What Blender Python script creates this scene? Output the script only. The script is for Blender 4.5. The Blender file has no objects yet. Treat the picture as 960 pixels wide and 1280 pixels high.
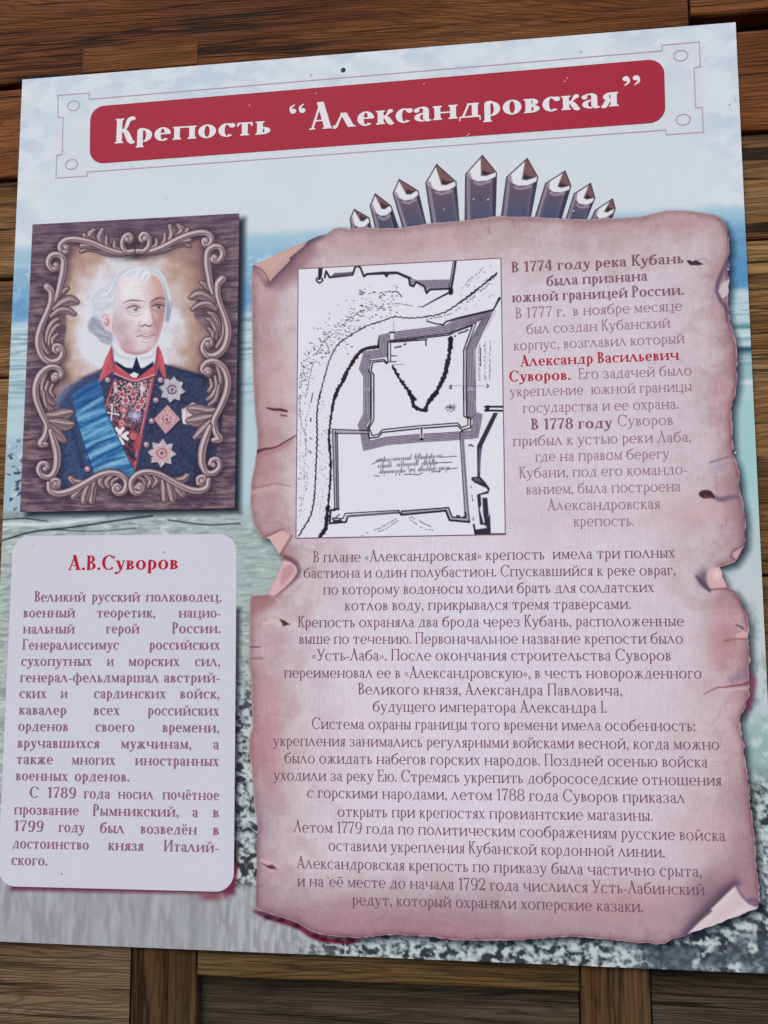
import bpy, bmesh, math, random
import numpy as np
from mathutils import Matrix, Vector
from mathutils.geometry import delaunay_2d_cdt

random.seed(7)
rng = np.random.default_rng(7)
SC = bpy.context.scene
COL = SC.collection

# ---------------------------------------------------------------- camera
TOPZ = 2.30                       # height of the board's top edge (m); board is 1.0 x 1.2 m, front face at y = 0
FPX = 1250.0                      # focal length in pixels of the 960 x 1280 photograph
CAM = np.array([0.7040981, -1.28552028, TOPZ - 0.8010054])
RIGHT = np.array([0.99089702, 0.13460769, -0.00196628])
DOWN = np.array([-0.01816225, 0.11919808, -0.99270436])
FWD = np.array([-0.13339126, 0.98370351, 0.1205578])
cam_data = bpy.data.cameras.new('camera')
cam = bpy.data.objects.new('camera', cam_data)
COL.objects.link(cam)
cam.matrix_world = Matrix(((RIGHT[0], -DOWN[0], -FWD[0], CAM[0]),
                           (RIGHT[1], -DOWN[1], -FWD[1], CAM[1]),
                           (RIGHT[2], -DOWN[2], -FWD[2], CAM[2]), (0, 0, 0, 1)))
cam_data.sensor_fit = 'VERTICAL'
cam_data.sensor_height = 36.0
cam_data.lens = FPX / 1280.0 * 36.0
cam_data.clip_start = 0.01
cam_data.clip_end = 200.0
SC.camera = cam

# ---------------------------------------------------------------- overcast daylight
SUN_EL, SUN_AZ = 48.0, 200.0      # azimuth measured clockwise from +Y: the light comes from behind the camera
world = bpy.data.worlds.new('World')
SC.world = world
world.use_nodes = True
wn, wl = world.node_tree.nodes, world.node_tree.links
bg = wn['Background']
sky = wn.new('ShaderNodeTexSky')
sky.sky_type = 'NISHITA'
sky.sun_disc = False
sky.sun_elevation = math.radians(SUN_EL)
sky.sun_rotation = math.radians(SUN_AZ)
sky.air_density = 1.0
sky.dust_density = 1.5
sky.ozone_density = 1.0
wl.new(sky.outputs['Color'], bg.inputs['Color'])
bg.inputs['Strength'].default_value = 0.11
sun_data = bpy.data.lights.new('sun', 'SUN')
sun_data.energy = 1.0
sun_data.angle = math.radians(25.0)
sun_data.color = (1.0, 0.975, 0.94)
sun = bpy.data.objects.new('sun', sun_data)
COL.objects.link(sun)
_el, _az = math.radians(SUN_EL), math.radians(SUN_AZ)
_to_sun = Vector((math.sin(_az) * math.cos(_el), math.cos(_az) * math.cos(_el), math.sin(_el)))
sun.rotation_euler = (-_to_sun).to_track_quat('-Z', 'Y').to_euler()
sun.location = (0.5, -3.0, 5.0)
SC.view_settings.view_transform = 'Standard'
SC.view_settings.look = 'None'
SC.view_settings.gamma = 1.0
SC.view_settings.use_curve_mapping = False
SC.view_settings.exposure = 0.62

# photograph white balance: display colour = albedo * LIGHT (what the overcast light gives on the board)
LIGHT = np.array([0.765, 0.787, 0.843])
SHEEN = 0.010                     # what the satin surface itself reflects

def lin(c):
    c = np.asarray(c, dtype=np.float64)
    return np.where(c <= 0.04045, c / 12.92, ((np.maximum(c, 0) + 0.055) / 1.055) ** 2.4)

def alb(r, g, b):
    """ink colour (0-255, as the eye reads it on the board) -> albedo"""
    return tuple(np.clip((lin(np.array([r, g, b]) / 255.0) - SHEEN) / LIGHT, 0.004, 0.92)) + (1.0,)

# ---------------------------------------------------------------- survey of the board: photograph position <-> board millimetres
def mm(x, y, depth=0.0):
    """board position (mm right of the left edge, mm below the top edge) of a point surveyed on the photograph"""
    x = np.asarray(x, float); y = np.asarray(y, float)
    dx, dy = (x - 480.0) / FPX, (y - 640.0) / FPX
    d = [RIGHT[i] * dx + DOWN[i] * dy + FWD[i] for i in range(3)]
    t = (depth - CAM[1]) / d[1]
    return (CAM[0] + t * d[0]) * 1000.0, (TOPZ - (CAM[2] + t * d[2])) * 1000.0

def survey(u, v):
    px, py, pz = u / 1000.0 - CAM[0], -CAM[1], TOPZ - v / 1000.0 - CAM[2]
    a = px * RIGHT[0] + py * RIGHT[1] + pz * RIGHT[2]
    b = px * DOWN[0] + py * DOWN[1] + pz * DOWN[2]
    c = px * FWD[0] + py * FWD[1] + pz * FWD[2]
    return a / c * FPX + 480.0, b / c * FPX + 640.0

LAYER = 0.00025
def world_pts(u, v, layer):
    return np.stack([u / 1000.0, np.full_like(u, -layer * LAYER), TOPZ - v / 1000.0], axis=-1)

def new_obj(name, mesh, mat, parent=None):
    o = bpy.data.objects.new(name, mesh)
    COL.objects.link(o)
    if mat is not None and not mesh.materials:
        mesh.materials.append(mat)
    if parent is not None:
        o.parent = parent
        if parent.type == 'EMPTY': o.location = -parent.location
    return o

def fast_mesh(name, verts, faces, smooth=False):
    """verts (n,3), faces (m,k) all the same size"""
    me = bpy.data.meshes.new(name)
    verts = np.ascontiguousarray(verts, np.float32); faces = np.ascontiguousarray(faces, np.int32)
    m, k = faces.shape
    me.vertices.add(len(verts)); me.vertices.foreach_set('co', verts.ravel())
    me.loops.add(m * k); me.loops.foreach_set('vertex_index', faces.ravel())
    me.polygons.add(m)
    me.polygons.foreach_set('loop_start', np.arange(0, m * k, k, dtype=np.int32))
    me.polygons.foreach_set('loop_total', np.full(m, k, np.int32))
    if smooth:
        me.polygons.foreach_set('use_smooth', np.ones(m, bool))
    me.update(calc_edges=True)
    return me

def thing(name, label, cat, loc=(0, 0, 0), group=None):
    o = bpy.data.objects.new(name, None)
    COL.objects.link(o); o.location = loc
    o.empty_display_size = 0.05
    o['label'] = label; o['category'] = cat
    if group: o['group'] = group
    return o

# ---------------------------------------------------------------- painting on the print
_GA = np.arange(32) * (2 * math.pi / 32)
_GX, _GY = np.cos(_GA), np.sin(_GA)
def vnoise(x, y, seed=0):
    """gradient noise, 0..1"""
    ix, iy = np.floor(x), np.floor(y)
    fx, fy = x - ix, y - iy
    jx, jy = ix.astype(np.int64), iy.astype(np.int64)
    hx0, hy0 = jx * 374761393, jy * 668265263 + seed * 982451653
    def g(dx, dy):
        h = (hx0 + dx * 374761393 + hy0 + dy * 668265263) & 0x7fffffff
        h = ((h ^ (h >> 13)) * 1274126177) & 0x7fffffff
        k = (h >> 11) & 31
        return _GX[k] * (fx - dx) + _GY[k] * (fy - dy)
    wx = fx * fx * fx * (fx * (fx * 6 - 15) + 10); wy = fy * fy * fy * (fy * (fy * 6 - 15) + 10)
    a, b = g(0, 0), g(1, 0)
    top = a + (b - a) * wx
    a, b = g(0, 1), g(1, 1)
    bot = a + (b - a) * wx
    return 0.5 + 0.74 * (top + (bot - top) * wy)

def fbm(x, y, seed=0, oct=4):
    s, a, n = 0, 0.5, 0
    for i in range(oct):
        s = s + a * vnoise(x, y, seed + i * 17); n += a
        x, y, a = x * 2.03 + 3.1, y * 2.03 + 7.7, a * 0.5
    return s / n

def sst(e0, e1, x):
    t = np.clip((x - e0) / (e1 - e0), 0, 1)
    return t * t * (3 - 2 * t)

def spline(pts, n=5, closed=False):
    p = np.asarray(pts, float)
    if len(p) < 3: return p
    if closed: q = np.vstack([p[-1], p, p[0], p[1]])
    else: q = np.vstack([2 * p[0] - p[1], p, 2 * p[-1] - p[-2]])
    out = []
    for i in range(1, len(q) - 2):
        for t in np.arange(n) / n:
            a, b, c, d = q[i - 1], q[i], q[i + 1], q[i + 2]
            out.append(0.5 * (2 * b + (c - a) * t + (2 * a - 5 * b + 4 * c - d) * t * t + (3 * b - a - 3 * c + d) * t ** 3))
    if not closed: out.append(p[-1])
    return np.array(out)

def sdf(X, Y, poly):
    """signed distance, negative inside"""
    d2 = np.full(X.shape, 1e18); inside = np.zeros(X.shape, bool)
    n = len(poly)
    for i in range(n):
        ax, ay = poly[i]; bx, by = poly[(i + 1) % n]
        ex, ey = bx - ax, by - ay
        L = ex * ex + ey * ey
        if L < 1e-12: continue
        wx, wy = X - ax, Y - ay
        t = np.clip((wx * ex + wy * ey) / L, 0, 1)
        d2 = np.minimum(d2, (wx - ex * t) ** 2 + (wy - ey * t) ** 2)
        if ay != by:
            inside ^= ((ay > Y) != (by > Y)) & (X < ex * (Y - ay) / ey + ax)
    d = np.sqrt(d2)
    return np.where(inside, -d, d)

def Z(ox, oy, s):
    """pts measured on an enlarged detail -> photograph position"""
    return lambda *pts: [(ox + p[0] / s, oy + p[1] / s) for p in pts]

class Canvas:
    """a grid of print dots on the board (bilinear between four surveyed corners), painted in photograph positions"""
    def __init__(self, corners, pitch, uv=False):
        c = np.array(corners, float)
        if not uv:
            c = np.array([mm(x, y) for x, y in c])
        w = np.hypot(*(c[1] - c[0])); h = np.hypot(*(c[3] - c[0]))
        self.nx, self.ny = int(w / pitch) + 1, int(h / pitch) + 1
        s, t = np.meshgrid(np.linspace(0, 1, self.nx), np.linspace(0, 1, self.ny))
        P = [(c[0][i] * (1 - s) + c[1][i] * s) * (1 - t) + (c[3][i] * (1 - s) + c[2][i] * s) * t for i in (0, 1)]
        self.U, self.V = P
        self.S, self.T = s, t
        self.X, self.Y = survey(self.U, self.V)
        self.col = np.zeros((self.ny, self.nx, 3))
    def win(self, x0, y0, x1, y1):
        cx = (self.X > x0) & (self.X < x1) & (self.Y > y0) & (self.Y < y1)
        r = np.flatnonzero(cx.any(1)); c = np.flatnonzero(cx.any(0))
        if len(r) == 0: return None
        return slice(r[0], r[-1] + 1), slice(c[0], c[-1] + 1)
    def mix(self, w, m, col):
        if callable(col): c = col(self.X[w], self.Y[w]) / 255.0
        else: c = np.array(col, float) / 255.0
        m = m[..., None]
        self.col[w] = self.col[w] * (1 - m) + c * m
    def poly(self, pts, col, a=1.0, soft=0.8, smooth=False):
        p = spline(pts, 5, True) if smooth else np.array(pts, float)
        w = self.win(p[:, 0].min() - soft - 1, p[:, 1].min() - soft - 1, p[:, 0].max() + soft + 1, p[:, 1].max() + soft + 1)
        if w is None: return
        d = sdf(self.X[w], self.Y[w], p)
        self.mix(w, a * sst(soft, -soft, d), col)
    def stroke(self, pts, wd, col, a=1.0, soft=0.6, smooth=True, off=(0, 0), n=5):
        p = np.array(pts, float) + np.array(off)
        wd = np.broadcast_to(np.array(wd, float), (len(p),)) if np.ndim(wd) else np.full(len(p), float(wd))
        q = np.column_stack([p, wd / 2])
        if smooth and len(q) > 2: q = spline(q, n)
        mw = q[:, 2].max() + soft + 1
        w = self.win(q[:, 0].min() - mw, q[:, 1].min() - mw, q[:, 0].max() + mw, q[:, 1].max() + mw)
        if w is None: return
        X, Y = self.X[w], self.Y[w]
        best = np.full(X.shape, 1e9)
        for i in range(len(q) - 1):
            ax, ay, ar = q[i]; bx, by, br = q[i + 1]
            ex, ey = bx - ax, by - ay
            L = max(ex * ex + ey * ey, 1e-9)
            t = np.clip(((X - ax) * ex + (Y - ay) * ey) / L, 0, 1)
            d = np.sqrt((X - ax - ex * t) ** 2 + (Y - ay - ey * t) ** 2) - (ar + (br - ar) * t)
            best = np.minimum(best, d)
        self.mix(w, a * sst(soft, -soft, best), col)
    def blob(self, x, y, rx, ry, col, a=1.0, ang=0.0):
        R = 2.6 * max(rx, ry)
        w = self.win(x - R, y - R, x + R, y + R)
        if w is None: return
        c, s = math.cos(math.radians(ang)), math.sin(math.radians(ang))
        dx, dy = self.X[w] - x, self.Y[w] - y
        q = ((dx * c + dy * s) / rx) ** 2 + ((dy * c - dx * s) / ry) ** 2
        self.mix(w, a * np.exp(-q), col)
    def dot(self, x, y, r, col, a=1.0, soft=0.6):
        w = self.win(x - r - 2, y - r - 2, x + r + 2, y + r + 2)
        if w is None: return
        d = np.hypot(self.X[w] - x, self.Y[w] - y) - r
        self.mix(w, a * sst(soft, -soft, d), col)
    def tone(self, w, f):
        self.col[w] *= f[..., None]
    def build(self, name, mat, parent, layer, keep=None, snap=None):
        """keep: boolean per dot (a cell is kept if any corner is); snap: signed distance in mm, dots outside move to 0"""
        U, V = self.U.copy(), self.V.copy()
        ny, nx = self.ny, self.nx
        if snap is not None:
            gv, gu = np.gradient(snap)
            du = np.gradient(U, axis=1); dv = np.gradient(V, axis=0)
            gu, gv = gu / du, gv / dv
            g = np.maximum(gu * gu + gv * gv, 0.25)
            mv = np.where(snap > 0, np.minimum(snap, 4.0), 0)
            U -= gu / g * mv; V -= gv / g * mv
            keep = snap < 0
        idx = np.arange(ny * nx).reshape(ny, nx)
        quads = np.stack([idx[:-1, :-1], idx[1:, :-1], idx[1:, 1:], idx[:-1, 1:]], -1).reshape(-1, 4)
        if keep is not None:
            quads = quads[keep.ravel()[quads].any(1)]
        used = np.unique(quads)
        re = np.full(ny * nx, -1, np.int64); re[used] = np.arange(len(used))
        co = world_pts(U.ravel()[used], V.ravel()[used], layer)
        me = fast_mesh(name, co, re[quads])
        c = np.clip((lin(np.clip(self.col.reshape(-1, 3)[used], 0, 1)) - SHEEN) / LIGHT, 0.004, 0.92)
        at = me.attributes.new('ink', 'FLOAT_COLOR', 'POINT')
        at.data.foreach_set('color', np.column_stack([c, np.ones(len(c))]).astype(np.float32).ravel())
        return new_obj(name, me, mat, parent)
# ---------------------------------------------------------------- materials
def base_mat(name):
    m = bpy.data.materials.new(name); m.use_nodes = True
    nt = m.node_tree
    return m, nt, nt.nodes, nt.links, nt.nodes['Principled BSDF']

def print_finish(nt, N, L, b, color_socket):
    """satin print on fluted plastic sheet: faint vertical ribs, ink grain"""
    geo = N.new('ShaderNodeNewGeometry')
    sep = N.new('ShaderNodeSeparateXYZ'); L.new(geo.outputs['Position'], sep.inputs[0])
    mul = N.new('ShaderNodeMath'); mul.operation = 'MULTIPLY'; mul.inputs[1].default_value = 2 * math.pi / 0.0042
    L.new(sep.outputs['X'], mul.inputs[0])
    sn = N.new('ShaderNodeMath'); sn.operation = 'SINE'; L.new(mul.outputs[0], sn.inputs[0])
    no = N.new('ShaderNodeTexNoise'); no.inputs['Scale'].default_value = 420; no.inputs['Detail'].default_value = 3
    L.new(geo.outputs['Position'], no.inputs['Vector'])
    n2 = N.new('ShaderNodeTexNoise'); n2.inputs['Scale'].default_value = 9; n2.inputs['Detail'].default_value = 5
    L.new(geo.outputs['Position'], n2.inputs['Vector'])
    a1 = N.new('ShaderNodeMath'); a1.operation = 'MULTIPLY_ADD'; a1.inputs[1].default_value = 0.010; a1.inputs[2].default_value = 0.88
    L.new(sn.outputs[0], a1.inputs[0])
    a2 = N.new('ShaderNodeMath'); a2.operation = 'MULTIPLY_ADD'; a2.inputs[1].default_value = 0.16
    L.new(no.outputs['Fac'], a2.inputs[0]); L.new(a1.outputs[0], a2.inputs[2])
    a3 = N.new('ShaderNodeMath'); a3.operation = 'MULTIPLY_ADD'; a3.inputs[1].default_value = 0.08
    L.new(n2.outputs['Fac'], a3.inputs[0]); L.new(a2.outputs[0], a3.inputs[2])
    mx = N.new('ShaderNodeVectorMath'); mx.operation = 'SCALE'
    L.new(color_socket, mx.inputs[0]); L.new(a3.outputs[0], mx.inputs['Scale'])
    L.new(mx.outputs[0], b.inputs['Base Color'])
    b.inputs['Roughness'].default_value = 0.5
    b.inputs['Specular IOR Level'].default_value = 0.12
    bp = N.new('ShaderNodeBump'); bp.inputs['Strength'].default_value = 0.08; bp.inputs['Distance'].default_value = 0.0004
    L.new(sn.outputs[0], bp.inputs['Height']); L.new(bp.outputs[0], b.inputs['Normal'])

def ink_mat(name, rgb):
    m, nt, N, L, b = base_mat(name)
    c = N.new('ShaderNodeRGB'); c.outputs[0].default_value = alb(*rgb)
    print_finish(nt, N, L, b, c.outputs[0])
    return m

def picture_mat(name):
    m, nt, N, L, b = base_mat(name)
    a = N.new('ShaderNodeAttribute'); a.attribute_name = 'ink'
    print_finish(nt, N, L, b, a.outputs['Color'])
    return m

def wood_mat(name, c_dark, c_mid, c_light, axis='X', grey=0.25, crack=1.0):
    m, nt, N, L, b = base_mat(name)
    tc = N.new('ShaderNodeTexCoord'); oi = N.new('ShaderNodeObjectInfo')
    r1 = N.new('ShaderNodeMath'); r1.operation = 'MULTIPLY'; r1.inputs[1].default_value = 37.0
    L.new(oi.outputs['Random'], r1.inputs[0])
    cb = N.new('ShaderNodeCombineXYZ')
    for i in range(3): L.new(r1.outputs[0], cb.inputs[i])
    ad = N.new('ShaderNodeVectorMath'); ad.operation = 'ADD'
    L.new(tc.outputs['Object'], ad.inputs[0]); L.new(cb.outputs[0], ad.inputs[1])
    def stretch(sx, sy, sz):
        mp = N.new('ShaderNodeMapping')
        mp.inputs['Scale'].default_value = (sx, sy, sz) if axis == 'X' else (sz, sy, sx)
        L.new(ad.outputs[0], mp.inputs[0]); return mp.outputs[0]
    def noise(vec, scale, detail=6, dist=0.0, rough=0.6):
        n = N.new('ShaderNodeTexNoise'); n.inputs['Scale'].default_value = scale
        n.inputs['Detail'].default_value = detail; n.inputs['Distortion'].default_value = dist
        n.inputs['Roughness'].default_value = rough
        L.new(vec, n.inputs['Vector']); return n.outputs['Fac']
    def ramp(f, stops):
        r = N.new('ShaderNodeValToRGB'); e = r.color_ramp.elements
        while len(e) < len(stops): e.new(0.5)
        for k, (p, c) in zip(e, stops): k.position = p; k.color = c if len(c) == 4 else (*c, 1)
        L.new(f, r.inputs[0]); return r.outputs[0]
    def mul(a, b2):
        x = N.new('ShaderNodeMix'); x.data_type = 'RGBA'; x.blend_type = 'MULTIPLY'; x.inputs['Factor'].default_value = 1
        L.new(a, x.inputs['A']); L.new(b2, x.inputs['B']); return x.outputs['Result']
    # flat-sawn figure: growth rings are iso-lines of a warped field, dark latewood lines with sharp edges
    fld = noise(stretch(0.8, 2, 8.0), 1.0, 5, 0.35, 0.5)
    sp = N.new('ShaderNodeSeparateXYZ'); L.new(ad.outputs[0], sp.inputs[0])
    zz = N.new('ShaderNodeMath'); zz.operation = 'MULTIPLY_ADD'; zz.inputs[1].default_value = 3.2
    L.new(sp.outputs['Z' if axis == 'X' else 'X'], zz.inputs[0]); L.new(fld, zz.inputs[2])
    k = N.new('ShaderNodeMath'); k.operation = 'MULTIPLY'; k.inputs[1].default_value = 40.0; L.new(zz.outputs[0], k.inputs[0])
    s = N.new('ShaderNodeMath'); s.operation = 'FRACT'; L.new(k.outputs[0], s.inputs[0])
    rings = ramp(s.outputs[0], [(0.0, (0.50,) * 3), (0.12, (0.78,) * 3), (0.40, (1.06,) * 3), (0.80, (0.98,) * 3), (0.97, (0.60,) * 3)])
    fine = ramp(noise(stretch(7, 60, 170), 1.0, 8, 0.25, 0.78), [(0.33, (0.50,) * 3), (0.47, (0.86,) * 3), (0.56, (0.98,) * 3), (0.68, (1.15,) * 3)])
    fibre = ramp(noise(stretch(3.2, 40, 130), 1.0, 4, 0.1, 0.6), [(0.0, (1, 1, 1)), (0.36, (1, 1, 1)), (0.40, (0.45,) * 3), (0.43, (1, 1, 1))])
    fine = mul(fine, fibre)
    body = ramp(noise(stretch(1.8, 5, 13), 1.0, 5, 0.7), [(0.28, alb(*c_dark)), (0.48, alb(*c_mid)), (0.70, alb(*c_light))])
    col = mul(mul(body, rings), fine)
    # weathered grey bloom
    g = ramp(noise(stretch(2.5, 4, 9), 1.0, 5), [(0.48, (0, 0, 0)), (0.75, (grey,) * 3)])
    gm = N.new('ShaderNodeMix'); gm.data_type = 'RGBA'; L.new(g, gm.inputs['Factor']); L.new(col, gm.inputs['A'])
    gm.inputs['B'].default_value = alb(96, 86, 74)
    # knots
    vo = N.new('ShaderNodeTexVoronoi'); vo.inputs['Scale'].default_value = 1.0; L.new(stretch(3.0, 3, 6.5), vo.inputs['Vector'])
    kn = ramp(vo.outputs['Distance'], [(0.0, (0.16, 0.13, 0.12)), (0.055, (0.34, 0.30, 0.27)), (0.10, (0.85, 0.82, 0.8)), (0.16, (1, 1, 1))])
    # drying checks along the grain
    cr = ramp(noise(stretch(0.9, 6, 34), 1.0, 4, 0.3, 0.55), [(0.0, (1, 1, 1)), (0.478, (1, 1, 1)), (0.490, (1 - 0.85 * crack,) * 3), (0.506, (1 - 0.85 * crack,) * 3), (0.518, (1, 1, 1))])
    msk = ramp(noise(stretch(1.3, 3, 5), 1.0, 2), [(0.40, (0, 0, 0)), (0.5, (1, 1, 1))])
    cm = N.new('ShaderNodeMix'); cm.data_type = 'RGBA'; L.new(msk, cm.inputs['Factor'])
    cm.inputs['A'].default_value = (1, 1, 1, 1); L.new(cr, cm.inputs['B'])
    out = mul(mul(gm.outputs['Result'], kn), cm.outputs['Result'])
    # each board its own tone
    tn = N.new('ShaderNodeMapRange'); tn.inputs['To Min'].default_value = 0.82; tn.inputs['To Max'].default_value = 1.15
    L.new(oi.outputs['Random'], tn.inputs['Value'])
    sc = N.new('ShaderNodeVectorMath'); sc.operation = 'SCALE'; L.new(out, sc.inputs[0]); L.new(tn.outputs[0], sc.inputs['Scale'])
    L.new(sc.outputs[0], b.inputs['Base Color'])
    b.inputs['Roughness'].default_value = 0.7
    b.inputs['Specular IOR Level'].default_value = 0.14
    h = mul(mul(rings, fine), cm.outputs['Result'])
    bp = N.new('ShaderNodeBump'); bp.inputs['Strength'].default_value = 0.8; bp.inputs['Distance'].default_value = 0.0016
    L.new(h, bp.inputs['Height']); L.new(bp.outputs[0], b.inputs['Normal'])
    return m

M = {}
M['picture'] = picture_mat('printed_picture')
M['white_print'] = ink_mat('white_print', (196, 195, 208))
M['red_print'] = ink_mat('crimson_print', (156, 45, 63))
M['title_ink'] = ink_mat('title_ink', (214, 212, 218))
M['frame_ink'] = ink_mat('frame_ink', (172, 150, 164))
M['red_ink'] = ink_mat('red_ink', (172, 38, 58))
M['plum_ink'] = ink_mat('plum_ink', (114, 78, 98))
M['soft_ink'] = ink_mat('soft_ink', (148, 114, 130))
M['bold_ink'] = ink_mat('bold_ink', (126, 86, 102))
M['card_ink'] = ink_mat('card_ink', (138, 96, 112))
M['sheet'] = ink_mat('plastic_sheet', (206, 208, 212))
M['dirt'] = ink_mat('dirt', (50, 46, 50))
M['fleck'] = ink_mat('fleck', (205, 205, 210))
m, nt, N, L, b = base_mat('dark_screw')
b.inputs['Base Color'].default_value = (0.012, 0.012, 0.014, 1); b.inputs['Metallic'].default_value = 0.6; b.inputs['Roughness'].default_value = 0.5
M['screw'] = m
M['wood_warm'] = wood_mat('stained_wood', (74, 43, 26), (114, 70, 42), (142, 94, 58), grey=0.2)
M['wood_wall'] = wood_mat('weathered_wall_wood', (78, 54, 34), (124, 90, 58), (154, 122, 84), grey=0.45)
M['wood_grey'] = wood_mat('grey_wood', (46, 40, 34), (72, 64, 54), (94, 84, 72), grey=0.6)
M['wood_post'] = wood_mat('post_wood', (54, 38, 26), (84, 62, 42), (108, 84, 58), axis='Z', grey=0.35, crack=0.8)
M['wood_low'] = wood_mat('low_wall_wood', (66, 50, 38), (108, 86, 66), (136, 114, 92), grey=0.55)
M['wood_rail'] = wood_mat('rail_wood', (70, 54, 34), (104, 82, 54), (126, 104, 74), grey=0.4)
# ---------------------------------------------------------------- timber wall behind the board
def plank(name, x0, x1, z0, z1, y0, thick, mat, parent, bevel=0.004, seed=0, warp=0.0016):
    """one sawn board: front face at y0, edges eased and slightly wandering"""
    r = random.Random(seed)
    cx, cz = (x0 + x1) / 2, (z0 + z1) / 2
    horiz = (x1 - x0) > (z1 - z0)
    n = 28 if horiz else 20
    L0, L1 = (x0 - cx, x1 - cx) if horiz else (z0 - cz, z1 - cz)
    W0, W1 = (z0 - cz, z1 - cz) if horiz else (x0 - cx, x1 - cx)
    ph = [r.uniform(0, 6.28) for _ in range(6)]
    verts, faces = [], []
    prof = [(0, thick, 0), (0, bevel, 0), (0.3 * bevel, 0.3 * bevel, 0), (bevel, 0, 0), (bevel, 0, 1), (0.3 * bevel, 0.3 * bevel, 1), (0, bevel, 1), (0, thick, 1)]
    for i in range(n + 1):
        t = L0 + (L1 - L0) * i / n
        ea = warp * (math.sin(t * 5 + ph[0]) + 0.6 * math.sin(t * 13 + ph[1]) + 0.3 * math.sin(t * 37 + ph[2]))
        eb = warp * (math.sin(t * 5 + ph[3]) + 0.6 * math.sin(t * 13 + ph[4]) + 0.3 * math.sin(t * 37 + ph[5]))
        for (ins, dep, side) in prof:
            w = (W0 + ins + ea) if side == 0 else (W1 - ins + eb)
            verts.append((t, y0 + dep, w) if horiz else (w, y0 + dep, t))
    k = len(prof)
    for i in range(n):
        for j in range(k):
            a, b2 = i * k + j, i * k + (j + 1) % k
            c, d = (i + 1) * k + (j + 1) % k, (i + 1) * k + j
            faces.append((a, b2, c, d) if horiz else (d, c, b2, a))
    faces.append(tuple(range(k - 1, -1, -1)) if horiz else tuple(range(k)))
    faces.append(tuple(n * k + j for j in (range(k) if horiz else range(k - 1, -1, -1))))
    me = bpy.data.meshes.new(name); me.from_pydata(verts, [], faces); me.update()
    bm = bmesh.new(); bm.from_mesh(me); bmesh.ops.recalc_face_normals(bm, faces=bm.faces[:]); bm.to_mesh(me); bm.free()
    o = new_obj(name, me, mat, parent)
    o.location = (cx - parent.location.x, -parent.location.y, cz - parent.location.z)
    return o

WALL_Y = 0.0052
wall = thing('timber_wall', 'brown weathered timber wall of horizontal planks behind the information board', 'wall', (0.5, 0.03, 0.9))
X0, X1 = -0.45, 1.45
# header beam over the board, in two lengths with a butt joint right of the board
plank('beam', X0, 0.9405, TOPZ - 0.0015, TOPZ + 0.150, WALL_Y + 0.0, 0.06, M['wood_warm'], wall, 0.005, 1)
plank('beam', 0.9445, X1, TOPZ + 0.019, TOPZ + 0.150, WALL_Y + 0.0012, 0.06, M['wood_warm'], wall, 0.005, 2)
plank('beam', X0, X1, TOPZ + 0.156, TOPZ + 0.32, WALL_Y + 0.004, 0.06, M['wood_warm'], wall, 0.005, 3)
# inset repair piece in the beam, above the board's left end
plank('patch', 0.090, 0.262, TOPZ + 0.004, TOPZ + 0.043, WALL_Y - 0.0012, 0.02, M['wood_warm'], wall, 0.0012, 4, 0.0003)
gaps = [0.006, 0.1505, 0.2965, 0.4425, 0.5850, 0.7300, 0.8770, 1.0200, 1.1640, 1.3120, 1.4600]
for i in range(len(gaps) - 1):
    za, zb = TOPZ - gaps[i + 1] + 0.0016, TOPZ - gaps[i] - 0.0016
    if i == 8:                      # the course cut by the two posts at the board's foot
        plank('plank', X0, 0.1984, za, zb, WALL_Y + 0.001, 0.05, M['wood_low'], wall, 0.004, 40)
        plank('plank', 0.8524, X1, za, zb, WALL_Y + 0.004, 0.05, M['wood_grey'], wall, 0.004, 41)
    elif i == 9:
        plank('plank', X0, 0.1984, za, zb, WALL_Y + 0.002, 0.05, M['wood_low'], wall, 0.004, 42)
        plank('plank', 0.8524, X1, za, zb, WALL_Y + 0.004, 0.05, M['wood_grey'], wall, 0.004, 43)
    else:
        plank('plank', X0, X1, za, zb, WALL_Y + (0.0, 0.0015, 0.0005, 0.001)[i % 4], 0.05, M['wood_warm' if i == 0 else 'wood_wall'], wall, 0.004, 10 + i)
plank('post', 0.2000, 0.2860, TOPZ - 1.50, TOPZ - 1.168, WALL_Y - 0.0004, 0.06, M['wood_post'], wall, 0.004, 50, 0.0008)
plank('post', 0.7680, 0.8510, TOPZ - 1.50, TOPZ - 1.168, WALL_Y - 0.0004, 0.06, M['wood_post'], wall, 0.004, 51, 0.0008)
plank('rail', 0.2874, 0.7664, TOPZ - 1.2335, TOPZ - 1.168, WALL_Y + 0.002, 0.05, M['wood_rail'], wall, 0.003, 52, 0.0006)
plank('plank', 0.2874, 0.7664, TOPZ - 1.400, TOPZ - 1.236, WALL_Y + 0.020, 0.03, M['wood_grey'], wall, 0.003, 53, 0.0008)
plank('plank', 0.2874, 0.7664, TOPZ - 1.500, TOPZ - 1.403, WALL_Y + 0.020, 0.03, M['wood_grey'], wall, 0.003, 54, 0.0008)
bk = bpy.data.meshes.new('backing')
_b = bmesh.new(); bmesh.ops.create_cube(_b, size=1.0, matrix=Matrix.Translation((0.5, 0.075, TOPZ - 0.60)) @ Matrix.Diagonal((1.9, 0.02, 1.84, 1)))
_b.to_mesh(bk); _b.free()
o = new_obj('backing', bk, M['wood_grey'], wall)
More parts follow.
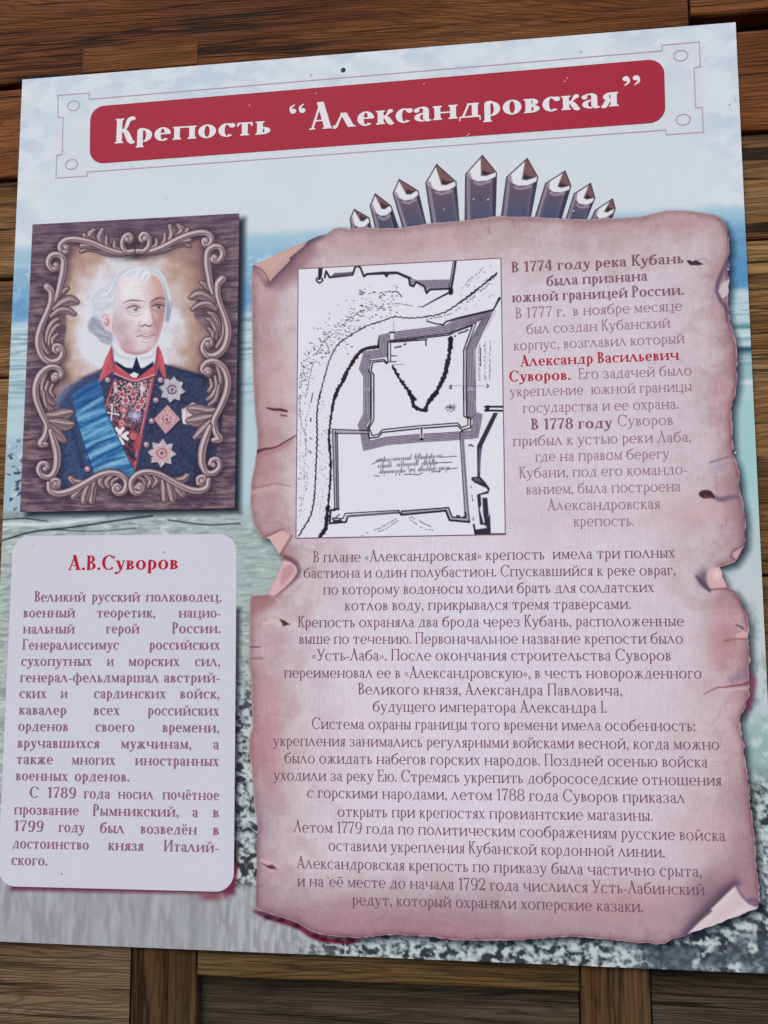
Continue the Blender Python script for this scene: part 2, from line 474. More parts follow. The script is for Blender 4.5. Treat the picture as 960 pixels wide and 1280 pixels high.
# ---------------------------------------------------------------- lettering: a high-contrast Cyrillic serif, drawn glyph by glyph (unit = x-height)
class Face:
    def __init__(self, stem, thin, cap, wide=1.0):
        self.S, self.T, self.H, self.w = stem, thin, cap, wide
        self.cache = {}
    # --- strokes
    def rect(self, x0, y0, x1, y1): self.P.append([(x0, y0), (x1, y0), (x1, y1), (x0, y1)])
    def foot(self, x, y, l, r, up=1):
        """bracketed serif under (up=1) or over (up=-1) a stem whose left side is x"""
        S, t = self.S, self.T * 0.95
        b = t + 0.07
        self.P.append([(x - l, y), (x + S + r, y), (x + S + r, y + up * t * 0.8), (x + S + r * 0.3, y + up * t * 1.15), (x + S, y + up * b),
                       (x, y + up * b), (x - l * 0.3, y + up * t * 1.15), (x - l, y + up * t * 0.8)])
    def stem(self, x, y0=0.0, y1=1.0, b='lr', t='lr', e=None):
        e = e if e is not None else 0.105 - 0.06 * self.S
        self.rect(x, y0, x + self.S, y1)
        if b: self.foot(x, y0, e if 'l' in b else 0, e if 'r' in b else 0, 1)
        if t: self.foot(x, y1, e if 'l' in t else 0, e if 'r' in t else 0, -1)
    def ring(self, cx, cy, rx, ry, a0=0, a1=360, S=None, T=None):
        S = self.S * 1.08 if S is None else S; T = self.T if T is None else T
        n = max(4, int(abs(a1 - a0) / 15))
        ang = [math.radians(a0 + (a1 - a0) * i / n) for i in range(n + 1)]
        o = [(cx + rx * math.cos(a), cy + ry * math.sin(a)) for a in ang]
        q = [(cx + (rx - S) * math.cos(a), cy + (ry - T) * math.sin(a)) for a in ang]
        for i in range(n): self.P.append([o[i], o[i + 1], q[i + 1], q[i]])
    def line(self, x0, y0, x1, y1, w):
        """diagonal with horizontal ends, w = horizontal width"""
        self.P.append([(x0, y0), (x0 + w, y0), (x1 + w, y1), (x1, y1)])
    def path(self, pts, n=4):
        """freehand stroke, pts = (x, y, width)"""
        q = spline(pts, n) if len(pts) > 2 else np.array(pts, float)
        L, R = [], []
        for i in range(len(q)):
            a, b = q[max(i - 1, 0)], q[min(i + 1, len(q) - 1)]
            d = b[:2] - a[:2]; d = d / max(np.hypot(*d), 1e-9); nrm = np.array([-d[1], d[0]]) * q[i][2] / 2
            L.append(tuple(q[i][:2] + nrm)); R.append(tuple(q[i][:2] - nrm))
        for i in range(len(q) - 1): self.P.append([L[i], L[i + 1], R[i + 1], R[i]])
    def ball(self, x, y, r):
        self.P.append([(x + r * math.cos(k * math.pi / 5), y + r * math.sin(k * math.pi / 5)) for k in range(10)])
    # --- glyphs; each returns the advance
    def draw(self, ch):
        S, T, H, w = self.S, self.T, self.H, self.w
        e = 0.105 - 0.06 * S
        l = e + 0.035
        low = ch
        if ch in 'йё':
            low = {'й': 'и', 'ё': 'е'}[ch]
        adv = self.base(low, S, T, H, w, e, l)
        if ch == 'й':
            c = (adv - 0.06) / 2
            self.path([(c - 0.20, 1.42, 0.12 + .3 * S), (c - 0.14, 1.24, T * 1.2), (c, 1.18, T * 1.3), (c + 0.14, 1.24, T * 1.2), (c + 0.20, 1.42, 0.12 + .3 * S)])
        if ch == 'ё':
            c = adv / 2
            self.ball(c - 0.18, 1.30, 0.07 + .25 * S); self.ball(c + 0.18, 1.30, 0.07 + .25 * S)
        return adv
    def base(self, c, S, T, H, w, e, l):
        W = 0.62 * w                         # clear width between outer stem sides
        def two(f=1.0): return l, l + S * 0 + (W * f) + S * 0.55
        if c == 'о': self.ring(0.05 + .46 * w, .5, .46 * w, .53); return .10 + .92 * w
        if c == 'с':
            self.ring(0.05 + .44 * w, .5, .44 * w, .53, 48, 312); self.ball(.05 + .44 * w + .27 * w, .84, S * .55); return .06 + .84 * w
        if c == 'е':
            r = .43 * w; self.ring(0.05 + r, .5, r, .53, 0, 315); self.rect(.05 + S * .8, .5 - T * .2, .05 + 2 * r - S * .2, .5 + T * .9); return .08 + 2 * r
        if c == 'а':
            x = .50 * w; self.rect(x, .10, x + S, .74)
            self.path([(x + S * .5, .70, S), (x + S * .42, .86, S * .9), (x - .03, .98, T * 1.3), (x - .24 * w, .93, T * 1.2), (x - .34 * w, .78, S * .9)])
            self.ball(x - .32 * w, .79, S * .5)
            self.ring(x - .02, .28, .42 * w, .31, 78, 282, S * .95, T)
            self.path([(x + S * .5, .14, S), (x + S * .75, .03, T * 1.6), (x + S + .12, .05, T * .9)]); return x + S + .14
        if c == 'б':
            r = .41 * w + .24 * S; self.ring(.05 + r, .46, r, .49)
            self.path([(.05 + S * .5, .5, S), (.05 + S * .62, .95, S), (.05 + r * .8, 1.26, S * .85), (.05 + r * 1.5, 1.36, S * .8), (.05 + r * 1.95, 1.56, T)]); return .10 + 2 * r
        if c == 'в':
            self.stem(l, 0, 1, 'l', 'l'); x = l + S * .9
            self.ring(x, .745, .36 * w, .255, -90, 90, S * .9, T); self.ring(x, .27, .43 * w, .27, -90, 90, S, T)
            self.rect(l, .47, x + .06, .47 + T); return x + .43 * w + .06
        if c == 'г':
            self.stem(l, 0, 1, 'lr', 'l'); self.rect(l, 1 - T, l + S + .38 * w, 1)
            self.P.append([(l + S + .38 * w, 1), (l + S + .40 * w, .70), (l + S + .33 * w, .72), (l + S + .24 * w, 1 - T)]); return l + S + .44 * w
        if c == 'д':
            x0, x1 = .16, .16 + W * .82; X = x1 + S
            self.line(x0, T * .6, x1 - .20 * w, 1.0, T * 1.25); self.rect(x1, 0, X, 1.02); self.rect(x1 - .22 * w, 1 - T, X + .06, 1.02)
            self.rect(.05, 0, X + .13, T * 1.1)
            self.P.append([(.05, T), (.12, T), (.08, -.22), (.02, -.22)]); self.P.append([(X + .07, T), (X + .13, T), (X + .15, -.22), (X + .09, -.22)]); return X + .19
        if c == 'ж':
            m = .58 * w + .05; self.stem(m - S / 2, 0, 1)
            for s in (-1, 1):
                self.path([(m + s * .08, .5, T * 1.1), (m + s * .24 * w, .68, T * 1.1), (m + s * .38 * w, .95, S * .75)]); self.ball(m + s * .41 * w, .93, S * .42)
                self.path([(m + s * .06, .52, T * 1.2), (m + s * .24 * w, .40, S * .8), (m + s * .42 * w, .05, S * .85), (m + s * .56 * w, .03, T)])
            return 2 * m
        if c == 'з':
            self.ring(.06 + .34 * w, .745, .33 * w, .275, -92, 150, S * .9, T); self.ring(.06 + .34 * w, .26, .38 * w, .29, -150, 92, S, T)
            self.rect(.06 + .20 * w, .47, .06 + .38 * w, .47 + T * 1.1); self.ball(.06 + .09 * w, .84, S * .45); self.ball(.06 + .07 * w, .16, S * .45); return .10 + .74 * w
        if c in 'инпцщш':
            pass
        if c == 'и':
            a, b2 = two(); self.stem(a); self.stem(b2); self.P.append([(a + S, T * 1.2), (a + S, T * 1.2 + .16), (b2, 1 - T * 1.2), (b2, .84 - T * 1.2)]); return b2 + S + l - .02
        if c == 'н':
            a, b2 = two(); self.stem(a); self.stem(b2); self.rect(a + S, .5 - T / 2, b2, .5 + T / 2); return b2 + S + l - .02
        if c == 'п':
            a, b2 = two(); self.stem(a, 0, 1, 'lr', 'l'); self.stem(b2, 0, 1, 'lr', 'r'); self.rect(a, 1 - T * 1.15, b2 + S, 1); return b2 + S + l - .02
        if c == 'ц':
            a, b2 = two(); self.stem(a, 0, 1, '', 'lr'); self.stem(b2, 0, 1, '', 'lr'); self.rect(a - e, 0, b2 + S + .06, T * 1.1)
            self.path([(b2 + S + .04, .05, T * 1.6), (b2 + S + .07, -.14, T * 1.6), (b2 + S - .12, -.28, T * 1.3), (b2 + S - .30, -.22, T)]); return b2 + S + l
        if c in 'шщ':
            g = W * .72 + S * .5; a = l
            for i in range(3): self.stem(a + i * g, 0, 1, '', 'lr')
            self.rect(a - e, 0, a + 2 * g + S + e, T * 1.1); X = a + 2 * g + S
            if c == 'щ': self.path([(X + .05, .05, T * 1.6), (X + .07, -.14, T * 1.6), (X - .14, -.28, T * 1.3), (X - .34, -.22, T)])
            return X + l
        if c == 'к':
            self.stem(l); x = l + S
            self.path([(x - .02, .5, T * 1.1), (x + .18 * w, .66, T * 1.2), (x + .32 * w, .93, S * .8)]); self.ball(x + .36 * w, .92, S * .45)
            self.path([(x - .02, .53, T * 1.3), (x + .17 * w, .42, S * .85), (x + .36 * w, .06, S * .9), (x + .52 * w, .03, T)]); return x + .54 * w
        if c == 'л':
            X = .74 * w
            self.path([(.04, .04, S * .7), (.14, .08, T * 1.6), (.22 * w, .34, T * 1.3), (.42 * w + .02, .98, T * 1.2)]); self.ball(.05, .06, S * .42)
            self.line(X, 0, .34 * w, 1.06, S * 1.12); self.rect(X - .02, 0, X + S * 1.12 + .08, T * .8); return X + S * 1.12 + .08
        if c == 'м':
            a = l; b2 = l + S * .4 + W * 1.02; self.path([(a + T * .5, 0, T * 1.1), (a + T, 1, T * 1.1)]); self.rect(a - e, 0, a + T + e, T * .9)
            self.line(b2 * .5 + a * .5 - S * .1, .06, a - .03, 1, S); self.line(b2 * .5 + a * .5 + S * .2, .06, b2, 1, T * 1.3); self.stem(b2, 0, 1, 'lr', 'r'); self.rect(a - e, 1 - T * .9, a + S * .5, 1); return b2 + S + l - .02
        if c == 'р':
            self.rect(l, -.42, l + S, .92); self.foot(l, -.42, e * .8, e * .8, 1)
            self.path([(l + S * .5, .80, S), (l + S * .6, .93, S * .9), (l + S + .10, 1.0, T * 1.4)])
            cx_ = l + S * .75 + .10 * w; self.ring(cx_, .5, .46 * w, .52, -118, 118, S * 1.05, T); return cx_ + .46 * w + .05
        if c == 'т':
            m = .44 * w + .04; self.stem(m - S / 2, 0, 1, 'lr', ''); self.rect(m - .38 * w, 1 - T * 1.1, m + .38 * w, 1)
            for s in (-1, 1): self.P.append([(m + s * .38 * w, 1), (m + s * .41 * w, .70), (m + s * .33 * w, .72), (m + s * .26 * w, 1 - T)])
            return 2 * m
        if c == 'у':
            self.line(.40 * w, .06, .10, 1, S * 1.1); self.rect(.0, 1 - T * .9, .12 + S + .10, 1); X = .80 * w
            self.path([(X, 1, T * 1.2), (.42 * w + S * .5, .02, T * 1.4), (.30 * w, -.30, T * 1.6), (.10, -.36, S * .8)]); self.ball(.10, -.35, S * .5); self.rect(X - .15, 1 - T * .9, X + .13, 1); return X + .12
        if c == 'ф':
            m = .66 * w + .05; self.rect(m - S / 2, -.42, m + S / 2, 1.40); self.foot(m - S / 2, -.42, e, e, 1); self.foot(m - S / 2, 1.40, e, 0, -1)
            self.ring(m - .20 * w, .5, .46 * w, .52, 60, 300, S, T); self.ring(m + .20 * w, .5, .46 * w, .52, -120, 120, S, T); return 2 * m
        if c == 'х':
            X = .56 * w; self.line(X, 0, .08, 1, S * 1.12); self.line(.08, 0, X + S * .4, 1, T * 1.2)
            self.rect(0, 0, .26, T * .9); self.rect(X - .08, 0, X + S + .12, T * .9); self.rect(0, 1 - T * .9, .08 + S + .12, 1); self.rect(X - .04, 1 - T * .9, X + S * .4 + .2, 1); return X + S + .12
        if c == 'ч':
            a, b2 = two(.92); self.rect(a, .55, a + S, 1); self.foot(a, 1, e, e, -1); self.stem(b2)
            self.path([(a + S * .5, .62, S), (a + S * .7, .46, S * .7), (a + S + .18, .40, T * 1.3), (b2 + .02, .47, T)]); return b2 + S + l - .02
        if c in 'ьы':
            self.stem(l, 0, 1, 'l', 'lr'); x = l + S * .9; self.ring(x, .285, .42 * w, .285, -90, 90, S, T); X = x + .42 * w
            if c == 'ь': return X + .05
            self.stem(X + .10); return X + .10 + S + l - .02
        if c == 'ю':
            self.stem(l); r = .42 * w; x = l + S + .16 * w; self.rect(l + S, .5 - T / 2, x + .05, .5 + T / 2); self.ring(x + r, .5, r, .53, 0, 360, S); return x + 2 * r + .05
        if c == 'я':
            X = .47 * w; self.stem(X, 0, 1, 'lr', 'r'); self.ring(X + .06, .70, .42 * w, .30, 90, 270, S, T); self.rect(X, 1 - T, X + S, 1)
            self.path([(X + .02, .44, T * 1.4), (X - .16 * w, .36, S * .8), (X - .30 * w, .06, S * .85), (X - .46 * w, .03, T)]); return X + S + l - .02
        # capitals
        if c in 'АЛ':
            X = .80 * w; k = H
            self.line(.10, 0, .54 * w, k, T * 1.25); self.line(X, 0, .40 * w, k + .06, S * 1.2)
            if c == 'А':
                self.rect(.10 + .40 * w * .36, k * .30, X - .02, k * .30 + T); self.rect(0, 0, .34, T * .9); self.rect(X - .12, 0, X + S * 1.2 + .12, T * .9)
            else:
                self.path([(-.02, .02, S * .8), (.08, .04, T * 1.6), (.16, .14, T * 1.3)]); self.rect(X - .06, 0, X + S * 1.2 + .08, T * .9)
            return X + S * 1.2 + .08
        if c == 'В':
            self.stem(l, 0, H, 'l', 'l'); x = l + S
            self.ring(x, H * .75, .42 * w, H * .25, -90, 90, S, T); self.ring(x, H * .265, .52 * w, H * .265, -90, 90, S * 1.1, T); self.rect(l, H * .49, x + .06, H * .49 + T); return x + .52 * w + .06
        if c == 'Р':
            self.stem(l, -.06, H, 'lr', ''); x = l + S; self.path([(l + S * .5, H * .9, S), (l + S * .6, H * .98, S * .8), (x + .12, H + .02, T * 1.5)])
            self.ring(x, H * .72, .52 * w, H * .29, -90, 100, S * 1.1, T); return x + .52 * w + .06
        if c == 'С':
            r = .62 * w; self.ring(.05 + r, H / 2, r, H / 2 + .03, 42, 318, S * 1.1, T * 1.1); self.P.append([(.05 + r * 1.66, H * .72), (.05 + r * 1.80, H * .72), (.05 + r * 1.80, H), (.05 + r * 1.58, H * .88)]); return .08 + r * 1.82
        if c == 'К':
            self.stem(l, 0, H); x = l + S
            self.path([(x - .02, H * .50, T * 1.2), (x + .18 * w, H * .60, S * .55), (x + .34 * w, H * .92, S * .8), (x + .52 * w, H * 1.01, S * .8)]); self.ball(x + .54 * w, H * .98, S * .5)
            self.path([(x - .02, H * .54, T * 1.5), (x + .20 * w, H * .44, S * .9), (x + .46 * w, .10, S * 1.05), (x + .68 * w, .03, T * 1.4)]); return x + .66 * w
        if c == 'Г':
            self.stem(l, 0, H, 'lr', 'l'); self.rect(l, H - T, l + S + .52 * w, H); X = l + S + .52 * w
            self.P.append([(X, H), (X + .03, H * .74), (X - .05, H * .76), (X - .16, H - T)]); return X + .04
        if c == 'Е':
            self.stem(l, 0, H, 'l', 'l'); X = l + S + .50 * w; self.rect(l, H - T, X, H); self.rect(l, 0, X + .04, T); self.rect(l, H * .5, X - .14, H * .5 + T)
            self.P.append([(X, H), (X + .02, H * .77), (X - .05, H * .78), (X - .14, H - T)]); self.P.append([(X + .04, 0), (X + .09, H * .24), (X + .01, H * .23), (X - .10, T)]); self.rect(X - .19, H * .42, X - .12, H * .60); return X + .10
        if c in 'ИП':
            a, b2 = l, l + S + .60 * w
            self.stem(a, 0, H, 'lr', 'lr' if c == 'И' else 'l'); self.stem(b2, 0, H, 'lr', 'lr' if c == 'И' else 'r')
            if c == 'И': self.P.append([(a + S, .10), (a + S, .34), (b2, H - .10), (b2, H - .34)])
            else: self.rect(a, H - T * 1.1, b2 + S, H)
            return b2 + S + l
        if c == 'У':
            X = .98 * w; self.line(.46 * w, H * .34, .08, H, S * 1.15); self.rect(-.02, H - T * .9, .08 + S + .14, H)
            self.path([(X, H, T * 1.3), (.62 * w, H * .36, T * 1.6), (.46 * w, .08, S * .8), (.26 * w, .0, S * .9)]); self.ball(.24 * w, .05, S * .5); self.rect(X - .16, H - T * .9, X + .14, H); return X + .06
        if c == 'I': self.stem(l, 0, H); return l + S + l
        # figures
        D = H * .98; w = w * 1.12
        if c == '1':
            self.stem(.30, 0, D, 'lr', ''); self.path([(.32 + S * .3, D - .03, T * 1.5), (.20, D - .20, T * 1.4), (.10, D - .24, T)]); return .50 + S
        if c == '7':
            self.rect(.06, D - .14, .70 * w, D); self.rect(.06, D - .32, .06 + T, D - .1); self.path([(.66 * w, D - .05, T * 1.3), (.44 * w, D * .52, S * .7), (.34 * w, D * .26, S), (.32 * w, 0, S * 1.1)]); return .76 * w
        if c == '4':
            X = .46 * w; self.rect(X, 0, X + S, D); self.rect(.02, D * .28, X + S + .16, D * .28 + T * 1.2); self.line(.02, D * .30, X - .02, D, T * 1.4); self.foot(X, 0, e, e, 1); return X + S + .20
        if c == '8':
            self.ring(.06 + .38 * w, D * .745, .33 * w, D * .265, 0, 360, S * .9, T); self.ring(.06 + .38 * w, D * .27, .39 * w, D * .285, 0, 360, S, T); return .12 + .77 * w
        if c == '9':
            self.ring(.06 + .38 * w, D * .68, .38 * w, D * .33, 0, 360, S, T)
            self.path([(.06 + .76 * w - S * .5, D * .66, S), (.06 + .70 * w - S * .4, D * .32, S * .95), (.06 + .46 * w, .06, S * .7), (.06 + .16 * w, .03, T * 1.3)]); self.ball(.06 + .16 * w, .07, S * .45); return .12 + .76 * w
        if c == '2':
            self.path([(.10, D * .74, S * .9), (.20 * w, D * .95, T * 1.6), (.46 * w, D * .97, T * 1.6), (.66 * w, D * .78, S), (.56 * w, D * .50, S * .8), (.28 * w, D * .22, T * 1.6), (.08, .10, T * 1.5)]); self.ball(.12, D * .74, S * .5)
            self.P.append([(.04, 0), (.70 * w, 0), (.76 * w, D * .2), (.70 * w, D * .2), (.62 * w, .15), (.10, .14)]); return .80 * w
        # points
        r = .075 + .28 * S
        if c == '.': self.ball(.05 + r, r * .9, r); return .10 + 2 * r
        if c == ',':
            self.ball(.05 + r, r * .9, r); self.path([(.05 + r * 1.6, r * .7, r * .8), (.05 + r * 1.5, -.14, r * .5), (.05 + r * .6, -.26, T * .6)]); return .10 + 2 * r
        if c == ':': self.ball(.05 + r, r * .9, r); self.ball(.05 + r, .78, r); return .10 + 2 * r
        if c == '-': self.rect(.05, .36, .50, .36 + max(T * 1.6, .1)); return .55
        if c == "'": self.path([(.05, 1.30, S * .8), (.18, 1.10, T)]); return .16
        if c in '«»':
            for k in (0, .26):
                if c == '«': self.P.append([(.04 + k, .5), (.25 + k, .82), (.31 + k, .82), (.14 + k, .5)]); self.P.append([(.04 + k, .5), (.14 + k, .5), (.31 + k, .18), (.25 + k, .18)])
                else: self.P.append([(.04 + k, .82), (.10 + k, .82), (.31 + k, .5), (.21 + k, .5)]); self.P.append([(.21 + k, .5), (.31 + k, .5), (.10 + k, .18), (.04 + k, .18)])
            return .64
        if c in '“”':
            for k in (0, .62):
                if c == '“': self.ball(.24 + k, .24, .21); self.path([(.08 + k, .24, .12), (.10 + k, .55, .16), (.36 + k, .80, .06)])
                else: self.ball(.24 + k, .58, .21); self.path([(.40 + k, .58, .12), (.38 + k, .27, .16), (.12 + k, .02, .06)])
            return 1.10
        return 0.45
    def glyph(self, ch):
        if ch in self.cache: return self.cache[ch]
        if ch == ' ':
            self.cache[ch] = (None, None, 0.44, 0, 0); return self.cache[ch]
        self.P = []
        adv = self.draw(ch)
        vs, fs = [], []
        for poly in self.P:
            q = [(float(a), float(b)) for a, b in poly]
            for i in range(1, len(q) - 1):              # fans of triangles: never self-crossing
                p = [q[0], q[i], q[i + 1]]
                ar = (p[1][0] - p[0][0]) * (p[2][1] - p[0][1]) - (p[2][0] - p[0][0]) * (p[1][1] - p[0][1])
                if abs(ar) < 2e-5: continue
                if ar < 0: p.reverse()
                fs.append([len(vs), len(vs) + 1, len(vs) + 2]); vs += p
        ov, oe, of, _, _, off = delaunay_2d_cdt([Vector(p) for p in vs], [], fs, 0, 1e-5, True)
        tri = [tuple(f) for f, src in zip(of, off) if len(src)]
        V = np.array([(p[0], p[1]) for p in ov]); T_ = np.array(tri, np.int64)
        used = V[np.unique(T_)]
        self.cache[ch] = (V, T_, adv, used[:, 0].min(), used[:, 0].max())
        return self.cache[ch]
    def run(self, text):
        """-> list of words (vertices in x-heights, triangles), ink start, ink end"""
        x, words_, a, b2 = 0.0, [], None, 0
        cur = None
        for ch in text:
            V, T_, adv, i0, i1 = self.glyph(ch)
            if V is None: cur = None
            else:
                if cur is None: cur = [[], [], 0]; words_.append(cur)
                cur[0].append(V + (x, 0)); cur[1].append(T_ + cur[2]); cur[2] += len(V)
                if a is None: a = x + i0
                b2 = x + i1
            x += adv + 0.035
        return [(np.vstack(w_[0]), np.vstack(w_[1])) for w_ in words_], a, b2

REG = Face(0.158, 0.064, 1.60, 1.04)
BOLD = Face(0.27, 0.090, 1.58, 1.04)
TITLE = Face(0.315, 0.10, 1.92, 1.06)

def lettering(name, runs, mat, parent, layer=3):
    """runs: (face, text, (x0, y0), (x1, y1), x-height mm): the ink spans the two surveyed baseline points; every word is a part"""
    for face, text, p0, p1, xh in runs:
        ws, a, b2 = face.run(text)
        q0, q1 = np.array(mm(*p0)), np.array(mm(*p1))
        d = q1 - q0; Ln = np.hypot(*d); d = d / Ln
        up = np.array([d[1], -d[0]])
        for V, T_ in ws:
            s = (V[:, 0] - a) / (b2 - a) * Ln
            uv = q0 + s[:, None] * d + (V[:, 1] * xh)[:, None] * up
            W_ = world_pts(uv[:, 0], uv[:, 1], layer)
            p, q, r = W_[T_[0, 0]], W_[T_[0, 1]], W_[T_[0, 2]]
            if np.cross(q - p, r - p)[1] > 0: T_ = T_[:, ::-1]
            new_obj(name, fast_mesh(name, W_, T_), mat, parent)
# ---------------------------------------------------------------- the information board
board = thing('information_board', 'white printed information board with crimson title, portrait, map and parchment text on the timber wall', 'information board', (0.5, 0.0, TOPZ - 1.2))

def flat_poly(name, px, mat, layer, parent=board, mmpts=False):
    p = np.array(px, float) if mmpts else np.array([mm(x, y) for x, y in px])
    ar = np.sum(p[:, 0] * np.roll(p[:, 1], -1) - np.roll(p[:, 0], -1) * p[:, 1])
    if ar > 0: p = p[::-1]
    me = bpy.data.meshes.new(name)
    me.from_pydata([tuple(q) for q in world_pts(p[:, 0], p[:, 1], layer)], [], [tuple(range(len(p)))]); me.update()
    return new_obj(name, me, mat, parent)

def rounded(corners, r, n=9):
    c = [np.array(mm(x, y)) for x, y in corners]; out = []
    for i in range(4):
        p, a, b = c[i], c[i - 1], c[(i + 1) % 4]
        da, db = (a - p) / np.hypot(*(a - p)), (b - p) / np.hypot(*(b - p))
        o = p + da * r + db * r
        for k in range(n + 1):
            t = math.pi / 2 * k / n
            out.append(o - db * r * math.cos(t) - da * r * math.sin(t))
    return out

def ribbon(name, pts_mm, w, mat, layer, parent=board):
    """closed thin printed line"""
    p = np.array(pts_mm); n = len(p); a, b = [], []
    for i in range(n):
        d0 = p[i] - p[i - 1]; d1 = p[(i + 1) % n] - p[i]
        d0 /= np.hypot(*d0); d1 /= np.hypot(*d1)
        n0, n1 = np.array([-d0[1], d0[0]]), np.array([-d1[1], d1[0]])
        m_ = (n0 + n1); m_ /= max(m_ @ m_ / 2, 0.2)
        a.append(p[i] + m_ * w / 2); b.append(p[i] - m_ * w / 2)
    uv = np.array(a + b)
    f = np.array([(i, (i + 1) % n, n + (i + 1) % n, n + i) for i in range(n)])
    V = world_pts(uv[:, 0], uv[:, 1], layer)
    if np.cross(V[f[0, 1]] - V[f[0, 0]], V[f[0, 2]] - V[f[0, 0]])[1] > 0: f = f[:, ::-1]
    return new_obj(name, fast_mesh(name, V, f), mat, parent)

# outlines surveyed on the photograph
PORT = [(40.7, 280.7), (299.3, 266.7), (293.3, 635.2), (25.0, 640.0)]
CARD = [(16.5, 670), (296, 667.5), (292.2, 1115), (-3, 1107.5)]
MAPR = [(372.9, 336.3), (626, 322.8), (631.6, 668), (370, 672.8)]
PARCH = [(315.8, 331.7), (328, 326.7), (356.7, 313), (385, 301), (398, 295), (408, 292.5), (416.7, 285.5), (426.7, 284), (436.7, 286.5), (457.5, 285),
 (480, 285.5), (503, 285), (536, 279.4), (577.5, 276), (600, 273.5), (622.5, 270), (641, 271), (667.5, 271), (705, 273.7), (738.7, 274.5), (780, 272), (800, 270.8), (817.5, 266.4),
 (832.8, 263), (852.5, 262.7), (872, 265), (894, 269), (902.8, 275), (908, 285), (911.6, 298), (911.9, 315.6), (910, 322), (911.6, 335), (910, 344), (912, 350.7),
 (911, 363.8), (909.4, 379), (911.6, 403), (916, 416), (920, 431.6), (920.8, 451), (920.8, 477.6), (918, 497), (915, 507), (914.5, 524.4), (915.5, 550.8),
 (916.5, 569), (921.6, 581), (924.7, 599.6), (925.7, 618), (929.8, 634), (931.8, 650), (931.8, 675), (930.8, 683), (923.7, 695), (917.6, 703), (905.4, 707),
 (898.9, 709), (903, 721.5), (908.4, 733.7), (917.6, 737.8), (924.7, 748), (931.8, 764), (935.4, 780.6), (935.9, 801), (937.5, 821), (936.9, 841.6), (936, 854),
 (936.9, 870), (930.8, 886), (924, 900.6), (925.7, 912.8), (929.8, 929), (931.4, 949), (933.8, 967.6), (936.9, 984), (938, 1006), (940.8, 1031), (944.4, 1058),
 (945.4, 1079), (947.5, 1100), (949, 1120.8), (948.5, 1134), (926.7, 1143.7), (905.8, 1151), (885, 1159), (862, 1167.7), (849.6, 1171.9), (841, 1173), (831.9, 1179),
 (820.4, 1180.8), (810, 1178), (797.5, 1179), (780.8, 1176.7), (758, 1174), (730, 1171.5), (708, 1170.8), (650, 1175), (579, 1176), (537.5, 1170.8), (495.8, 1168),
 (470, 1170), (450, 1172.5), (425, 1171), (407.5, 1168.7), (392.5, 1165), (380, 1158.7), (372.5, 1153.7), (355, 1147.5), (335, 1141), (320, 1136), (320, 1120),
 (321, 1085), (321, 1050), (322.5, 1032.5), (318.7, 1012.5), (316, 982.5), (315, 960), (311, 940), (311, 925), (316, 907.5), (315, 889), (314.4, 847.5), (310.6, 829),
 (312, 810), (312, 782), (312.5, 753.8), (314.4, 744.4), (334, 743.5), (344.4, 722), (354.7, 700), (350, 694.7), (344.4, 684.4), (337, 674), (327.5, 671), (321, 663),
 (316.4, 652), (312.7, 630), (314, 602), (318.6, 580), (321.9, 558), (321.4, 538.5), (318.6, 514), (317, 483.8), (315.8, 453), (315, 400), (314, 358)]
# deckled edge: small nicks along the burnt right and lower sides
_dk = []
for i, (x, y) in enumerate(PARCH):
    x2, y2 = PARCH[(i + 1) % len(PARCH)]
    _dk.append((x, y))
    L_ = math.hypot(x2 - x, y2 - y); k_ = int(L_ / 4)
    for j in range(1, k_):
        t = j / k_; nx_, ny_ = -(y2 - y) / L_, (x2 - x) / L_
        amp = 1.5 if x > 880 else (0.7 if y > 1120 else 0.35)
        d = random.uniform(-amp, amp)
        _dk.append((x + (x2 - x) * t + nx_ * d, y + (y2 - y) * t + ny_ * d))
PARCH_D = _dk
PARCH_MM = np.array([mm(x, y) for x, y in PARCH_D])
CARD_MM = rounded(CARD, 24)

# ---- the fluted plastic sheet: back skin, webs, front skin
def box_mesh(name, boxes):
    v, f = [], []
    for (x0, x1, y0, y1, z0, z1) in boxes:
        n = len(v)
        v += [(x0, y0, z0), (x1, y0, z0), (x1, y1, z0), (x0, y1, z0), (x0, y0, z1), (x1, y0, z1), (x1, y1, z1), (x0, y1, z1)]
        f += [(n, n + 3, n + 2, n + 1), (n + 4, n + 5, n + 6, n + 7), (n, n + 1, n + 5, n + 4), (n + 1, n + 2, n + 6, n + 5), (n + 2, n + 3, n + 7, n + 6), (n + 3, n, n + 4, n + 7)]
    return fast_mesh(name, np.array(v), np.array(f))
ZB = TOPZ - 1.2
new_obj('front_skin', box_mesh('front_skin', [(0, 1, 0.0003, 0.0010, ZB, TOPZ)]), M['sheet'], board)
new_obj('back_skin', box_mesh('back_skin', [(0, 1, 0.0037, 0.0044, ZB + 0.0008, TOPZ - 0.0008)]), M['sheet'], board)
core = new_obj('flute_core', box_mesh('flute_core', [(max(0.0006, i * 0.0042 - 0.0005), min(0.9994, i * 0.0042 + 0.0005), 0.0010, 0.0037, ZB + 0.0006, TOPZ - 0.0006) for i in range(0, 239)]), M['sheet'], board)
core['kind'] = 'stuff'

